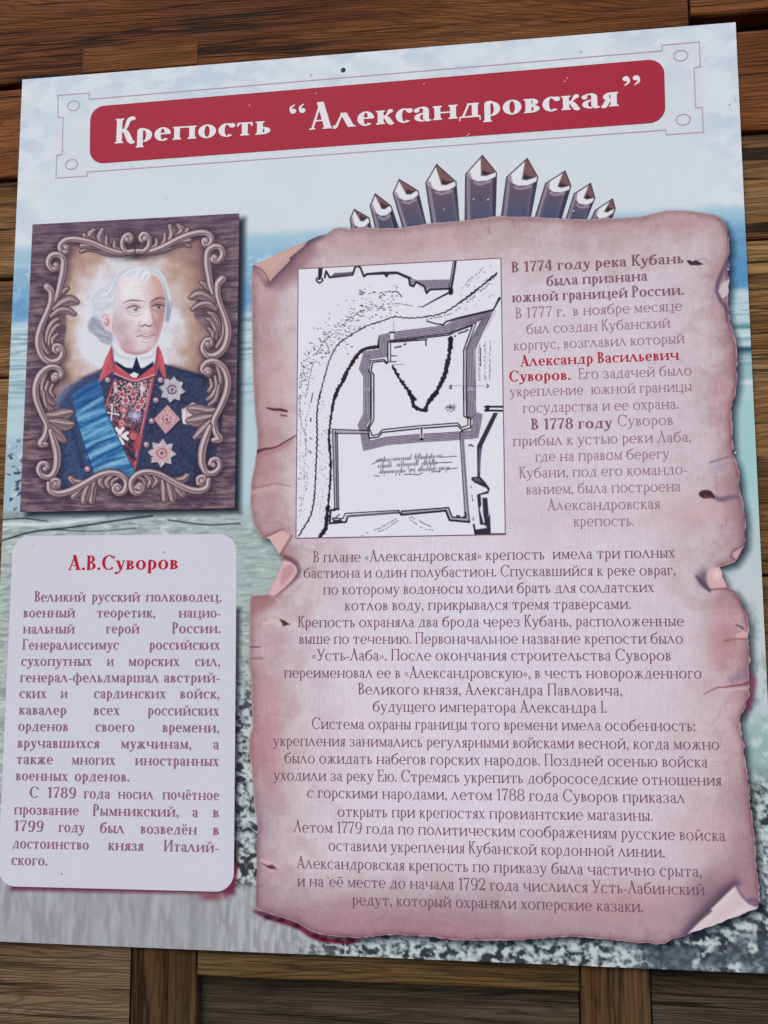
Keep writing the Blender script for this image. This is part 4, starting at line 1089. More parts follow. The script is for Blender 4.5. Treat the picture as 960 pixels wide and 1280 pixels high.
# ---- fortress plan: black ink on white
def paint_map(c):
    INK = (36, 28, 42)
    c.col[:] = np.array((214, 213, 223)) / 255
    A, B = Z(365, 320, 3.5556), Z(365, 490, 3.5556)
    s = 1 / 3.5556
    K = 1.5                                                  # ink spread
    R = random.Random(11)
    def ink(pts, w, a=.95, soft=.45, smooth=False, n=5): c.stroke(pts, np.array(w) * s * K if np.ndim(w) else w * s * K, INK, a, soft, smooth, n=n)
    def along(pts, step):
        q = spline(pts, 12); out, acc = [q[0]], 0
        for i in range(1, len(q)):
            acc += math.hypot(*(q[i] - q[i - 1]))
            if acc >= step: out.append(q[i]); acc = 0
        return out
    def wavy(pts, w, amp, step=2.4, jw=0.25, a=.95):
        q = along(pts, step); o, ws = [], []
        for i, p in enumerate(q):
            d = q[min(i + 1, len(q) - 1)] - q[max(i - 1, 0)]; L_ = max(math.hypot(*d), 1e-6)
            k = amp * (1 if i % 2 else -1) * R.uniform(.4, 1)
            o.append((p[0] - d[1] / L_ * k, p[1] + d[0] / L_ * k)); ws.append(w * R.uniform(1 - jw, 1 + jw))
        ink(o, ws, a, .4, True, 2)
    def dashes(pts, w, step=3.0, p=.6, jit=.8, a=.8):
        q = along(pts, step)
        for i in range(len(q) - 1):
            if R.random() < p:
                j = np.array((R.uniform(-jit, jit), R.uniform(-jit, jit))); ink([q[i] + j, q[i] + (q[i + 1] - q[i]) * R.uniform(.3, .8) + j], w, a)
    # --- section across the top
    ink(A((127, 55), (125, 85), (122, 102)), [13, 12, 8]); ink(A((112, 98), (110, 110), (122, 120), (136, 110), (134, 100)), 5, smooth=True)
    ink(A((146, 96), (152, 68), (168, 96), (215, 90), (270, 84), (280, 52), (292, 44), (304, 52), (320, 92), (336, 80), (410, 74), (420, 92), (432, 74), (468, 74), (530, 100)), 6)
    c.poly(A((168, 96), (190, 76), (230, 74), (270, 70), (272, 88), (215, 96)), (70, 58, 78), .8, .6)
    c.poly(A((318, 80), (410, 70), (468, 70), (530, 96), (525, 108), (468, 82), (336, 86)), (50, 40, 56), .9, .5)
    c.poly(A((520, 96), (560, 108), (705, 104), (700, 148), (612, 150), (600, 166), (588, 138), (552, 116), (540, 136), (524, 128)), (128, 120, 138), .9, .5)
    ink(A((520, 98), (524, 130), (540, 136), (552, 116), (588, 136), (598, 166), (614, 150), (702, 146)), 6)
    for k in range(14): ink(A((560 + k * 11, 108), (566 + k * 11, 140)), 1.4, .5)
    ink(A((728, 20), (722, 60), (706, 158)), 7); ink(A((718, 20), (698, 150)), 3, .9); ink(A((706, 150), (706, 164)), 14)
    ink(A((706, 160), (650, 188), (578, 228)), [6, 5, 3])
    dashes(A((300, 165), (390, 162), (470, 158)), 3.4, 2.2, .6, .5); ink(A((470, 160), (488, 182)), 3); ink(A((300, 158), (315, 158), (315, 172), (300, 172)), 2)
    # --- rivers
    dashes(A((880, 28), (820, 80), (750, 150)), 1.8, 3, .8, 1.2); dashes(A((895, 35), (835, 90), (770, 140)), 1.4, 3, .6, 1.4)
    dashes(A((60, 636), (72, 580), (92, 480), (130, 400), (200, 330), (300, 250), (400, 220), (470, 214), (580, 228)), 2.0, 2.2, .85, .5)
    wavy(A((118, 640), (145, 540), (165, 470), (200, 400), (250, 360), (330, 312), (400, 290), (450, 272), (520, 276), (600, 270), (680, 250), (750, 205)), 3.6, .7)
    wavy(A((740, 212), (800, 168), (850, 128), (910, 78)), 5.6, .7)
    dashes(A((600, 282), (690, 262), (765, 215), (850, 148), (905, 96)), 2.4, 2.6, .8, .5)
    wavy(A((186, 640), (205, 595), (230, 550), (250, 505), (275, 462)), 10, .8, 2.2, .4); wavy(A((270, 470), (300, 430), (330, 412), (384, 404)), 10, .4, 2.2, .3)
    c.poly(A((376, 412), (384, 360), (390, 350), (388, 412)), INK, .9, .5)
    wavy(B((128, 0), (112, 80), (112, 200), (106, 350), (98, 480), (78, 560), (28, 642)), 4.2, .8)
    wavy(B((196, 0), (178, 80), (165, 200), (172, 300), (170, 400), (160, 520)), 7, .6, 2.4, .4); wavy(B((160, 510), (154, 570), (148, 610), (122, 646)), 11, .5, 2.2, .3)
    dashes(B((30, 20), (40, 120), (60, 220), (55, 330), (60, 430), (48, 480), (30, 545)), 1.6, 1.8, .9, 1.0); dashes(B((80, 50), (60, 160), (70, 300), (66, 440)), 1.4, 2.2, .7, 1.4)
    ink(B((92, 5), (86, 46)), 2.6); ink(B((84, 118), (84, 130)), 4); ink(B((80, 205), (88, 210)), 3); ink(B((78, 262), (86, 272)), 3)
    for k in range(330):
        t = R.random(); x, y = 30 + 440 * t ** 1.3, 620 - 440 * t ** .6 + R.gauss(0, 46)
        if y < 130 or x < 30 or (x > 300 and y > 330): continue
        c.stroke(A((x, y), (x + R.uniform(2, 7), y + R.uniform(-3, 3))), R.uniform(2.0, 4.4) * s, INK, R.uniform(.5, .95), .4, False)
    for k in range(190):
        y = R.uniform(0, 620); x = R.choice((140, 36)) + R.gauss(0, 13)
        c.stroke(B((x, y), (x + R.uniform(-5, 5), y + R.uniform(-2, 6))), 2 * s, INK, R.uniform(.35, .8), .4, False)
    for k in range(46):
        x, y = R.uniform(740, 900), R.uniform(30, 240)
        if y > 250 - (x - 740) * .2 or y < 200 - (x - 690) * .75: continue
        c.stroke(A((x, y), (x + R.uniform(1, 6), y + R.uniform(-2, 2))), 2 * s, INK, R.uniform(.4, .8), .4, False)
    # --- rampart: hatched band with parallel lines
    band = A((336, 600), (336, 532), (318, 500), (334, 442), (408, 432), (406, 368), (452, 356), (690, 326), (722, 306), (868, 264), (792, 415), (796, 600))
    band2 = B((796, -4), (800, 104), (826, 112), (812, 188), (722, 196), (560, 206), (420, 218), (332, 240), (322, 178), (312, 150), (336, 100), (336, -4))
    for q in (band, band2):
        c.stroke(q, 38 * s, (160, 150, 170), .85, .7, False)
        q = np.array(q)
        for off in (-17, -10, -3, 4, 11, 17):
            o = []
            for i in range(len(q)):
                d0 = q[i] - q[max(i - 1, 0)] if i else q[1] - q[0]; d1 = q[min(i + 1, len(q) - 1)] - q[i] if i < len(q) - 1 else d0
                d0 = d0 / math.hypot(*d0); d1 = d1 / math.hypot(*d1); m_ = np.array((-d0[1] - d1[1], d0[0] + d1[0])); m_ = m_ / max(m_ @ m_ / 2, .5)
                o.append(q[i] + m_ * off * s)
            c.stroke(o, 2.9 * s, (40, 30, 50), .8, .42, False)
    for k in range(120):                                     # short hatch ticks
        q = np.array(band if k % 2 else band2); i = R.randrange(len(q) - 1); t = R.random(); p = q[i] + (q[i + 1] - q[i]) * t
        c.stroke([p + (R.uniform(-3, 3), R.uniform(-3, 3)), p + (R.uniform(-3, 3), R.uniform(-3, 3))], 1.2 * s, INK, .45, .4, False)
    ink(A((600, 290), (640, 302), (672, 306), (686, 292), (740, 276), (895, 240)), [4, 4, 5, 5, 6, 6]); ink(A((895, 240), (922, 188)), [4, 8])
    ink(A((895, 246), (850, 330), (816, 415), (816, 645)), 1.6, .7); ink(A((905, 246), (862, 330)), 1.2, .6)
    for off in (0, 12):                                      # scarp: a double line
        k = off
        ink(A((352 + k, 645), (352 + k, 528), (342 + k * .8, 512), (350 + k * .7, 466 + k * .6), (410, 460 + k * .6), (420, 474 + k * .5), (438 - k, 470), (438 - k, 376 + k * .6), (700, 344 + k * .6), (722, 332 + k * .6), (818 - k * 1.3, 298 + k * .9), (774 - k * .9, 420), (774 - k * .9, 645)), 4.2 if off else 3.2)
        ink(B((352 + k, -20), (352 + k, 124), (338 + k * .5, 160), (344 + k, 206 - k), (384, 200 - k), (402, 180 - k), (570, 162 - k), ), 3.6 if off else 4.4)
        ink(B((576, 162 - k), (736, 150 - k), (756, 170 - k), (794 - k, 160 - k), (794 - k, 118), (776 - k, 108), (774 - k, -20)), 3.6 if off else 4.4)
    ink(A((445, 384), (600, 372)), 4); ink(A((595, 374), (595, 398)), 4); dashes(A((445, 408), (490, 400), (510, 388)), 5, 2.5, .8, .4); ink(A((440, 444), (464, 444)), 3); ink(A((440, 470), (464, 470)), 3); dashes(A((722, 368), (730, 352), (790, 326)), 5, 2.5, .8, .4)
    c.poly(A((436, 340), (454, 340), (452, 372), (438, 372)), (210, 208, 218), 1, .5); ink(A((436, 340), (454, 340)), 5); ink(A((452, 290), (452, 340)), 1.4, .6); ink(A((590, 275), (600, 262)), 1.4, .6)
    c.poly(B((568, 160), (584, 160), (584, 212), (568, 212)), (210, 208, 218), 1, .6); ink(B((576, 160), (576, 214)), [6, 3], .8); ink(B((570, 210), (582, 210)), 6)
    # --- ravine
    wavy(A((446, 488), (480, 548), (510, 590), (548, 640)), 8, .9, 2.2, .5); wavy(B((520, 0), (536, 36), (545, 66), (588, 82), (600, 60), (612, 38), (648, 0)), 11, .6, 2.2, .3)
    wavy(A((704, 366), (700, 430), (682, 520), (656, 580), (614, 640)), 11, .9, 2.2, .4); c.poly(A((692, 364), (718, 366), (712, 410), (698, 412)), INK, .9, .6)
    ink(A((446, 484), (500, 482)), 1.6, .6); ink(A((705, 576), (868, 578)), 1.2, .5); ink(A((868, 570), (874, 580), (864, 586)), 3); ink(A((700, 582), (708, 574), (708, 590), (700, 588)), 3)
    for k in range(40):
        a_, r_ = R.uniform(0, 6.28), R.uniform(2, 24)
        p = (708 + r_ * 1.1 * math.cos(a_), 70 + r_ * .8 * math.sin(a_)); c.stroke(B(p, (p[0] + R.uniform(-7, 7), p[1] + R.uniform(-5, 5))), 3 * s, INK, .85, .4, False)
    # --- lower enclosure
    c.poly(B((180, 166), (340, 176), (340, 188), (204, 184), (206, 520), (192, 520)), (158, 148, 166), .85, .5)
    for p in (((180, 166), (345, 172)), ((190, 184), (345, 186)), ((180, 166), (190, 515)), ((202, 184), (208, 520)), ((194, 176), (200, 515))): ink(B(*p), 3.0)
    ink(B((208, 520), (172, 526), (168, 584), (240, 578), (248, 552), (476, 536)), 6); ink(B((210, 545), (190, 562), (228, 562), (236, 540), (476, 526)), 3.4); dashes(B((190, 520), (184, 570), (224, 570)), 7, 3, .6, .3)
    c.poly(B((240, 548), (476, 530), (476, 540), (246, 558)), (128, 118, 138), .6, .5); c.poly(B((488, 528), (694, 514), (712, 556), (786, 562), (786, 578), (700, 572), (684, 530), (488, 546)), (128, 118, 138), .6, .5)
    ink(B((486, 546), (684, 528), (700, 570), (788, 578), (780, 500), (756, 175)), 6); ink(B((486, 530), (696, 514), (712, 556), (772, 560)), 4); c.poly(B((748, 180), (764, 180), (790, 570), (772, 570)), (150, 140, 158), .7, .5); ink(B((746, 180), (770, 560)), 3)
    ink(B((474, 528), (482, 544), (490, 530)), 4); dashes(B((720, 548), (770, 556), (764, 520)), 6, 3, .6, .3)
    # --- cursive caption
    def cursive(x0, x1, y, slope=-.05):
        """slanting handwriting: thin up-strokes, heavy down-strokes, the odd loop above or below"""
        pts, ws, x = [], [], x0
        while x < x1:
            k = R.random(); top = -11 if k < .66 else (-24 if k < .84 else -11); bot = 0 if k < .86 else 13
            b_ = y + (x - x0) * slope
            wd = R.uniform(6.2, 9.5)
            pts += [(x, b_), (x + wd * .75 - top * .18, b_ + top), (x + wd * .8, b_ + bot)]; ws += [1.2, 1.7, R.uniform(2.8, 4.2)]
            x += wd
        c.stroke(B(*pts), [w_ * s * .85 for w_ in ws], INK, .88, .4, True, n=3)
    for x0, x1, y in ((372, 440, 310), (446, 522, 304), (542, 628, 298), (640, 660, 291), (380, 440, 336), (464, 556, 330), (574, 640, 324), (386, 500, 362), (518, 542, 352), (558, 640, 352), (648, 700, 346)): cursive(x0, x1, y)
    for p in (((356, 322), (400, 296)), ((660, 290), (732, 286)), ((640, 316), (712, 312)), ((690, 344), (735, 338)), ((366, 372), (390, 374)), ((500, 366), (560, 368), (580, 360)), ((620, 356), (660, 352))): ink(B(*p), 2.4, .8)
    # --- section down the right side
    ink(B((858, 66), (945, 66)), 6); ink(B((858, 82), (945, 84)), 6); c.poly(B((862, 60), (880, 60), (876, 88), (858, 88)), INK, .9, .5)
    c.poly(B((896, 92), (916, 94), (880, 170), (846, 240), (838, 300), (836, 376), (858, 400), (880, 430), (872, 452), (838, 458), (842, 500), (834, 520), (852, 586), (880, 540), (884, 630), (816, 632), (812, 612), (866, 604), (862, 592), (836, 590), (826, 500), (822, 456), (870, 440), (866, 428), (812, 404), (796, 390), (800, 378), (824, 376), (822, 240)), (46, 40, 60), .95, .6)
    c.poly(B((832, 256), (842, 250), (836, 360), (828, 360)), (112, 106, 140), .8, .8); c.poly(B((806, 380), (830, 384), (846, 402), (812, 396)), (110, 100, 118), .7, .8); c.poly(B((846, 470), (868, 470), (874, 540), (860, 600), (850, 540)), (46, 40, 60), .95, .8)
    ink(B((808, 590), (816, 634), (946, 632)), 6); ink(B((786, 240), (796, 234), (804, 242)), 4); dashes(B((796, 424), (804, 500), (810, 590)), 3, 2.5, .5, .8)
    # --- approach paths, vertical note
    dashes(B((462, 566), (400, 600), (360, 616), (300, 644)), 2.4, 3, .8, .4); dashes(B((470, 572), (416, 610), (372, 624)), 2, 3, .8, .4); dashes(B((520, 560), (580, 605), (620, 612), (658, 630)), 2.4, 3, .8, .4); dashes(B((530, 556), (600, 590), (655, 616)), 2.4, 3, .8, .4)
    for x in (832, 858, 880):
        y = 376 + R.uniform(0, 20)
        while y < 550:
            if R.random() < .7: c.stroke(A((x + R.uniform(-4, 4), y), (x + R.uniform(-5, 5), y + 5)), 2.2 * s, INK, .7, .4, False)
            y += 5
    ink(A((838, 410), (838, 490)), 3, .8)

mp = Canvas(MAPR, 0.72)
paint_map(mp)
mpo = mp.build('fortress_plan', M['picture'], parch, 2)
ribbon('plan_border', [np.array(mm(x, y)) for x, y in MAPR], 1.2, ink_mat('border_ink', (120, 84, 100)), 2.5, parch)
# ---- painted portrait of an officer in a carved scroll frame
def paint_portrait(c):
    U, V, X, Y = c.U, c.V, c.X, c.Y
    def mixf(m, col): c.col[:] = c.col * (1 - m[..., None]) + np.array(col) / 255.0 * m[..., None]
    # wooden ground
    c.col[:] = np.array((104, 84, 96)) / 255
    g1 = fbm(U / 60, V / 5, 201, 4); g2 = fbm(U / 30, V / 14, 203, 4)
    mixf(sst(.44, .66, g1) * .6, (138, 112, 120)); mixf(sst(.54, .36, g1) * .65, (70, 54, 68)); mixf(sst(.5, .7, g2) * .45, (150, 118, 122)); mixf(sst(.53, .62, fbm(U / 24, V / 2.2, 206, 3)) * .45, (60, 46, 58)); mixf(sst(.53, .64, fbm(U / 20, V / 2.0, 207, 3)) * .3, (160, 134, 138))
    mixf(sst(.52, .34, g2) * .45, (72, 56, 78))
    for y0 in (377, 455, 460, 545, 352):
        c.stroke([(30, y0 + 10), (75, y0 + 4)] if y0 in (455, 377) else [(255, y0), (298, y0 - 2)], 1.2, (56, 40, 58), .7, .9, False)
    mixf(sst(.18, .0, c.T) * .35, (84, 68, 88))
    # ---- canvas field inside the frame
    z = Z(0, 240, 3.0)
    field = z((240, 205), (320, 205), (430, 235), (512, 215), (600, 225), (700, 190), (770, 195), (790, 260), (780, 340), (740, 400), (730, 470), (790, 540), (760, 600), (800, 640), (745, 690), (800, 760), (780, 860), (800, 960), (770, 1050), (700, 1085), (600, 1060), (512, 1040), (420, 1050), (320, 1075), (230, 1100), (215, 1030), (215, 930), (220, 830), (185, 770), (235, 690), (180, 640), (235, 590), (250, 470), (215, 400), (225, 330), (245, 260))
    fx = (X - 160) / 74.0; fy = (Y - 405) / 96.0
    r = np.sqrt(fx * fx + fy * fy) + (fbm(U / 26, V / 26, 205, 4) - .5) * .55
    def fieldcol(x, y):
        fx = (x - 158) / 78.0; fy = (y - 408) / 100.0
        r = np.sqrt(fx * fx + fy * fy) + (fbm(x / 24, y / 24, 205, 4) - .5) * .6
        m = sst(.62, 1.15, r)[..., None]; m2 = sst(1.0, 1.5, r)[..., None]
        return (np.array((205, 205, 215)) * (1 - m) + np.array((174, 142, 128)) * m) * (1 - m2) + np.array((132, 100, 100)) * m2
    c.poly(field, fieldcol, 1, 2.5, True)
    c.blob(245, 425, 10, 34, (170, 136, 132), .55); c.blob(88, 400, 8, 22, (176, 140, 132), .5); c.blob(95, 330, 12, 12, (166, 130, 130), .5); c.blob(228, 312, 16, 14, (172, 136, 130), .5)
    # ---- coat
    z = Z(60, 430, 4.174)
    coat = z((25, 350), (60, 270), (105, 222), (165, 182), (265, 138), (330, 95), (560, 85), (612, 105), (690, 132), (770, 152), (850, 188), (900, 230), (910, 400), (880, 560), (830, 720), (740, 750), (560, 700), (440, 720), (250, 730), (100, 770), (50, 720), (40, 560), (60, 420))
    c.poly(coat, (54, 61, 90), 1, 1.2, True)
    w = c.win(60, 445, 290, 620)
    m = sst(150, 110, c.X[w]) * (sdf(c.X[w], c.Y[w], np.array(coat)) < 0)
    c.mix(w, m * .55, (62, 88, 132))
    nz = fbm(c.U[w] / 5, c.V[w] / 5, 211, 3)
    c.mix(w, sst(.5, .75, nz) * .3 * (sdf(c.X[w], c.Y[w], np.array(coat)) < 0), (84, 92, 122))
    c.mix(w, sst(.5, .3, nz) * .4 * (sdf(c.X[w], c.Y[w], np.array(coat)) < 0), (36, 42, 70))
    c.stroke(z((105, 222), (60, 275), (30, 345)), 9, (128, 126, 150), .6, 5)
    c.stroke(z((160, 182), (210, 160), (265, 138)), 3, (150, 108, 112), .7, 2); c.stroke(z((130, 205), (170, 182)), 3.5, (170, 140, 138), .6, 2)
    c.stroke(z((640, 118), (740, 148), (850, 195)), 5, (40, 44, 70), .6, 3)
    # sleeve folds
    for p in (((120, 420), (150, 520), (180, 640)), ((700, 300), (780, 330), (830, 420)), ((700, 560), (760, 620), (790, 700)), ((530, 250), (560, 340), (530, 460))): c.stroke(z(*p), 5, (38, 44, 72), .5, 4)
    # ---- waistcoat with orders
    vest = z((345, 180), (450, 200), (555, 172), (530, 290), (500, 420), (470, 560), (452, 655), (410, 590), (372, 530), (330, 420), (292, 318))
    c.poly(vest, (72, 52, 70), 1, .8)
    w = c.win(128, 470, 196, 590); dv = sdf(c.X[w], c.Y[w], np.array(vest)); ins = (dv < -1)
    q = fbm(c.U[w] / 3.6, c.V[w] / 3.6, 221, 2); q2 = fbm(c.U[w] / 3.0, c.V[w] / 3.0, 222, 2)
    up = sst(545, 500, c.Y[w])
    c.mix(w, ins * up * sst(.44, .60, q) * .85, (198, 178, 184)); c.mix(w, ins * sst(.55, .68, q2) * .6, (178, 96, 106)); c.mix(w, ins * sst(.46, .34, q2) * .6, (44, 34, 54))
    R = random.Random(5)
    for k in range(26):                                     # small crosses and ribbons across the breast
        x = R.uniform(350, 535); y = R.uniform(205, 440)
        if y > 200 + (535 - x) * 1.9 + 60 or x < 300 + (y - 200) * .1: continue
        col = R.choice(((214, 198, 204), (184, 84, 94), (200, 150, 152), (206, 188, 192), (150, 150, 180)))
        c.dot(*z((x, y))[0], R.uniform(1.6, 3.2), col, .85, .9)
        c.dot(*z((x + R.uniform(-4, 4), y + R.uniform(-4, 4)))[0], 1.0, R.choice(((150, 40, 52), (70, 50, 66), (222, 214, 220))), .9, .7)
    for x, y in ((425, 228), (385, 262), (445, 262), (405, 295), (490, 300), (470, 330)):
        c.dot(*z((x, y))[0], 3.1, (180, 72, 82), .9, .8)
        for a in range(0, 360, 60): c.dot(*z((x + 16 * math.cos(math.radians(a)), y + 15 * math.sin(math.radians(a))))[0], 1.0, (218, 204, 210), .85, .6)
    c.stroke(z((350, 185), (325, 250), (298, 335)), 2.2, (186, 70, 84), .9, .8); c.stroke(z((548, 180), (520, 320), (480, 500), (452, 650)), 3.0, (180, 84, 96), .95, .8)
    c.stroke(z((540, 190), (512, 330), (470, 520), (446, 640)), 1.0, (210, 170, 176), .6, .6)
    c.stroke(z((378, 540), (410, 590), (450, 640)), 4.6, (170, 70, 86), .9, 1); c.stroke(z((440, 470), (470, 490), (465, 540)), 9, (176, 72, 86), .8, 1.6); c.stroke(z((420, 560), (455, 600)), 4, (60, 44, 66), .9, 1)
    def cross(x, y, r, col, arms=4, rot=0, wd=.5):
        for k in range(arms):
            a = math.radians(rot + 360 / arms * k)
            c.stroke(z((x, y), (x + r * math.cos(a), y + r * math.sin(a))), np.array([1.2, r * wd]) / 4.174, col, .95, .5, False)
    c.stroke(z((335, 315), (333, 365), (328, 405)), [2.2, 1.6, 2.2], (216, 208, 216), .95, .6); c.stroke(z((303, 358), (335, 362), (366, 368)), [2.4, 1.4, 2.4], (216, 208, 216), .95, .6)
    c.dot(*z((395, 345))[0], 4.6, (186, 96, 104), .9, 1); c.dot(*z((395, 345))[0], 2, (214, 180, 184), .8, .8)
    for a in range(0, 360, 30): c.stroke(z((455, 375), (455 + 36 * math.cos(math.radians(a)), 375 + 36 * math.sin(math.radians(a)))), [2.4, 1.4], (150, 150, 182), .85, .6, False)
    c.dot(*z((455, 375))[0], 2.6, (190, 188, 206), .9, .8); c.dot(*z((385, 412))[0], 5, (178, 84, 92), .9, 1); c.dot(*z((385, 412))[0], 2.8, (206, 168, 170), .9, .8); c.dot(*z((385, 412))[0], 1.4, (120, 52, 64), .9, .6)
    cross(375, 480, 42, (220, 214, 218), 8, 22, .42); cross(375, 480, 30, (224, 218, 222), 4, 0, .5); c.dot(*z((375, 480))[0], 1.6, (150, 110, 118), .9, .6)
    c.dot(*z((445, 482))[0], 4.4, (184, 100, 110), .9, 1); c.dot(*z((495, 235))[0], 3.6, (214, 200, 206), .9, .8); c.dot(*z((505, 222))[0], 1.8, (190, 120, 124), .9, .6); c.stroke(z((490, 205), (490, 268)), 3.4, (208, 190, 196), .8, .8, False); c.stroke(z((350, 205), (352, 250)), 3.6, (206, 186, 190), .8, .8, False)
    # ---- sash
    sash = z((128, 262), (200, 215), (265, 185), (278, 240), (290, 290), (300, 340), (340, 430), (400, 560), (455, 662), (430, 700), (330, 690), (240, 678), (200, 560), (160, 430))
    c.poly(sash, (62, 124, 174), 1, .8)
    w = c.win(85, 470, 175, 602); ins = sst(.5, -1, sdf(c.X[w], c.Y[w], np.array(sash)))
    t = (c.Y[w] + c.X[w] * .42); b1 = fbm(c.X[w] / 60, t / 7.5, 231, 4); b2 = fbm(c.X[w] / 6, c.Y[w] / 6, 232, 2)
    c.mix(w, ins * sst(.48, .66, b1) * .8, (116, 168, 200)); c.mix(w, ins * sst(.50, .34, b1) * .85, (34, 80, 138)); c.mix(w, ins * sst(.5, .75, b2) * .3, (120, 170, 200))
    c.mix(w, ins * sst(520, 490, c.Y[w] + (c.X[w] - 110) * .25) * .75, (40, 84, 146))
    for p in (((140, 345), (200, 310), (280, 262)), ((135, 290), (200, 245), (265, 215)), ((190, 560), (260, 520), (340, 490)), ((215, 620), (290, 575), (370, 545)), ((230, 650), (320, 610), (400, 590))): c.stroke(z(*p), [3, 4, 2], (30, 66, 120), .75, 1.6)
    for p in (((150, 372), (220, 322), (285, 284)), ((185, 500), (260, 455), (320, 425)), ((205, 590), (280, 548), (350, 520)), ((240, 668), (330, 630), (420, 620))): c.stroke(z(*p), [3, 5, 3], (140, 188, 214), .55, 2)
    c.stroke(z((150, 400), (200, 560), (240, 675)), 1.2, (30, 50, 92), .7, .8); c.stroke(z((300, 340), (340, 430), (400, 560), (450, 655)), 1.2, (36, 48, 80), .7, .8)
    # ---- stars, lozenge, buttons
    def star(x, y, r, n, col, col2, inner=.62, rot=0, core=None):
        pts = []
        for k in range(2 * n):
            a = math.radians(rot + 180 / n * k); rr = r if k % 2 == 0 else r * inner
            pts.append((x + rr * math.cos(a), y + rr * math.sin(a)))
        c.poly(z(*[(px + 7, py + 9) for px, py in pts]), (30, 34, 58), .7, 1.6)
        c.poly(z(*pts), col, 1, .6)
        for k in range(3 * n):
            a = math.radians(rot + 120 / n * k); c.stroke(z((x + r * .3 * math.cos(a), y + r * .3 * math.sin(a)), (x + r * .8 * math.cos(a), y + r * .8 * math.sin(a))), .8, col2, .55, .5, False)
        c.dot(*z((x, y))[0], r * .36 / 4.174, (core or (120, 104, 120)), .9, .7); c.dot(*z((x, y))[0], r * .25 / 4.174, col, .9, .6); c.dot(*z((x, y))[0], r * .14 / 4.174, (110, 80, 96), .9, .5)
    star(648, 238, 70, 8, (182, 178, 188), (140, 136, 152), .70, 10, (76, 70, 92))
    star(595, 570, 76, 8, (188, 170, 178), (160, 116, 126), .68, 4, (184, 84, 92))
    c.poly(z((628, 330), (696, 404), (622, 478), (556, 402)), (30, 34, 58), .7, 1.6)
    c.poly(z((624, 318), (690, 393), (615, 470), (552, 392)), (192, 142, 148), 1, .6); c.poly(z((624, 345), (664, 393), (615, 442), (578, 392)), (206, 164, 168), .8, .8)
    for k in range(20):
        a = k / 20 * 6.283; c.stroke(z((620 + 24 * math.cos(a), 394 + 24 * math.sin(a)), (620 + 50 * math.cos(a), 394 + 52 * math.sin(a))), .7, (150, 100, 108), .6, .5, False)
    c.dot(*z((620, 394))[0], 6, (150, 96, 108), .9, .7); c.dot(*z((620, 394))[0], 4.2, (200, 150, 154), .9, .6); c.dot(*z((620, 394))[0], 2, (110, 70, 86), .9, .5)
    c.poly(z((700, 380), (712, 335), (752, 305), (800, 318), (826, 350), (800, 400), (740, 425), (704, 412)), (196, 170, 176), 1, .7); c.stroke(z((705, 345), (712, 410)), 4, (222, 214, 220), .8, 1.2, False)
    for k in range(7): c.stroke(z((745, 345), (760 + 14 * k - 50, 312 + abs(k - 3) * 6)), .7, (140, 106, 118), .7, .5, False)
    for cx_, cy_, rr_ in ((648, 238, 60), (595, 570, 64), (620, 394, 48), (760, 360, 44)):
        for k in range(46):
            a_ = R.uniform(0, 6.283); q_ = R.uniform(.15, 1) * rr_; v = R.choice((226, 150, 112, 206, 176))
            c.dot(*z((cx_ + q_ * math.cos(a_), cy_ + q_ * math.sin(a_)))[0], R.uniform(.5, 1.1), (v, v - 12, v - 4), .6, .5)
    for x, y in ((312, 188), (563, 293), (541, 402), (514, 525), (588, 188), (206, 652)):
        c.dot(*z((x + 3, y + 4))[0], 4.0, (32, 34, 56), .7, 1.2); c.dot(*z((x, y))[0], 3.6, (150, 120, 134), 1, .7); c.dot(*z((x - 3, y - 4))[0], 1.6, (208, 190, 200), .9, 1.0)
    # ---- stock, cravat, collar
    z = Z(100, 320, 7.385)
    c.poly(z((298, 690), (300, 900), (330, 985), (420, 1034), (640, 1034), (700, 980), (722, 860), (715, 780), (600, 860), (420, 860)), (206, 208, 216), 1, 1.2)
    c.stroke(z((305, 830), (330, 900), (420, 945), (520, 955)), 3, (170, 172, 190), .6, 2); c.stroke(z((705, 860), (660, 930), (560, 950)), 3, (176, 170, 188), .6, 2)
    z2 = Z(60, 430, 4.174)
    c.poly(z2((352, 88), (400, 120), (440, 132), (462, 64), (486, 134), (552, 90), (546, 118), (470, 172), (430, 160), (360, 112)), (34, 40, 64), 1, .8)
    c.poly(z2((425, 160), (450, 146), (475, 158), (460, 178), (440, 176)), (214, 206, 212), 1, .8)
    c.poly(z2((332, 92), (360, 110), (430, 172), (470, 178), (556, 108), (572, 120), (560, 165), (470, 196), (430, 194), (345, 158), (330, 130)), (184, 76, 88), 1, .8)
    c.stroke(z2((345, 152), (430, 188), (470, 190), (556, 160)), 1.3, (222, 176, 180), .8, .7); c.stroke(z2((352, 112), (430, 166)), 1.6, (214, 130, 134), .6, .9)
    c.poly(z2((334, 0), (318, 40), (298, 80), (262, 200), (300, 172), (330, 150), (348, 130), (344, 96), (336, 50)), (186, 80, 90), 1, .8)
    c.stroke(z2((336, 30), (340, 90), (346, 130)), 2.6, (128, 62, 84), .7, 1.2); c.stroke(z2((318, 60), (290, 140), (272, 186)), 3, (212, 112, 116), .5, 2)
    c.poly(z2((574, 4), (590, 36), (604, 80), (620, 186), (600, 170), (578, 118), (566, 160), (556, 150), (558, 100), (566, 40)), (184, 78, 88), 1, .8)
    c.stroke(z2((572, 20), (566, 90), (560, 150)), 2.0, (124, 58, 78), .7, 1); c.stroke(z2((590, 60), (600, 120)), 3, (212, 110, 114), .5, 2)
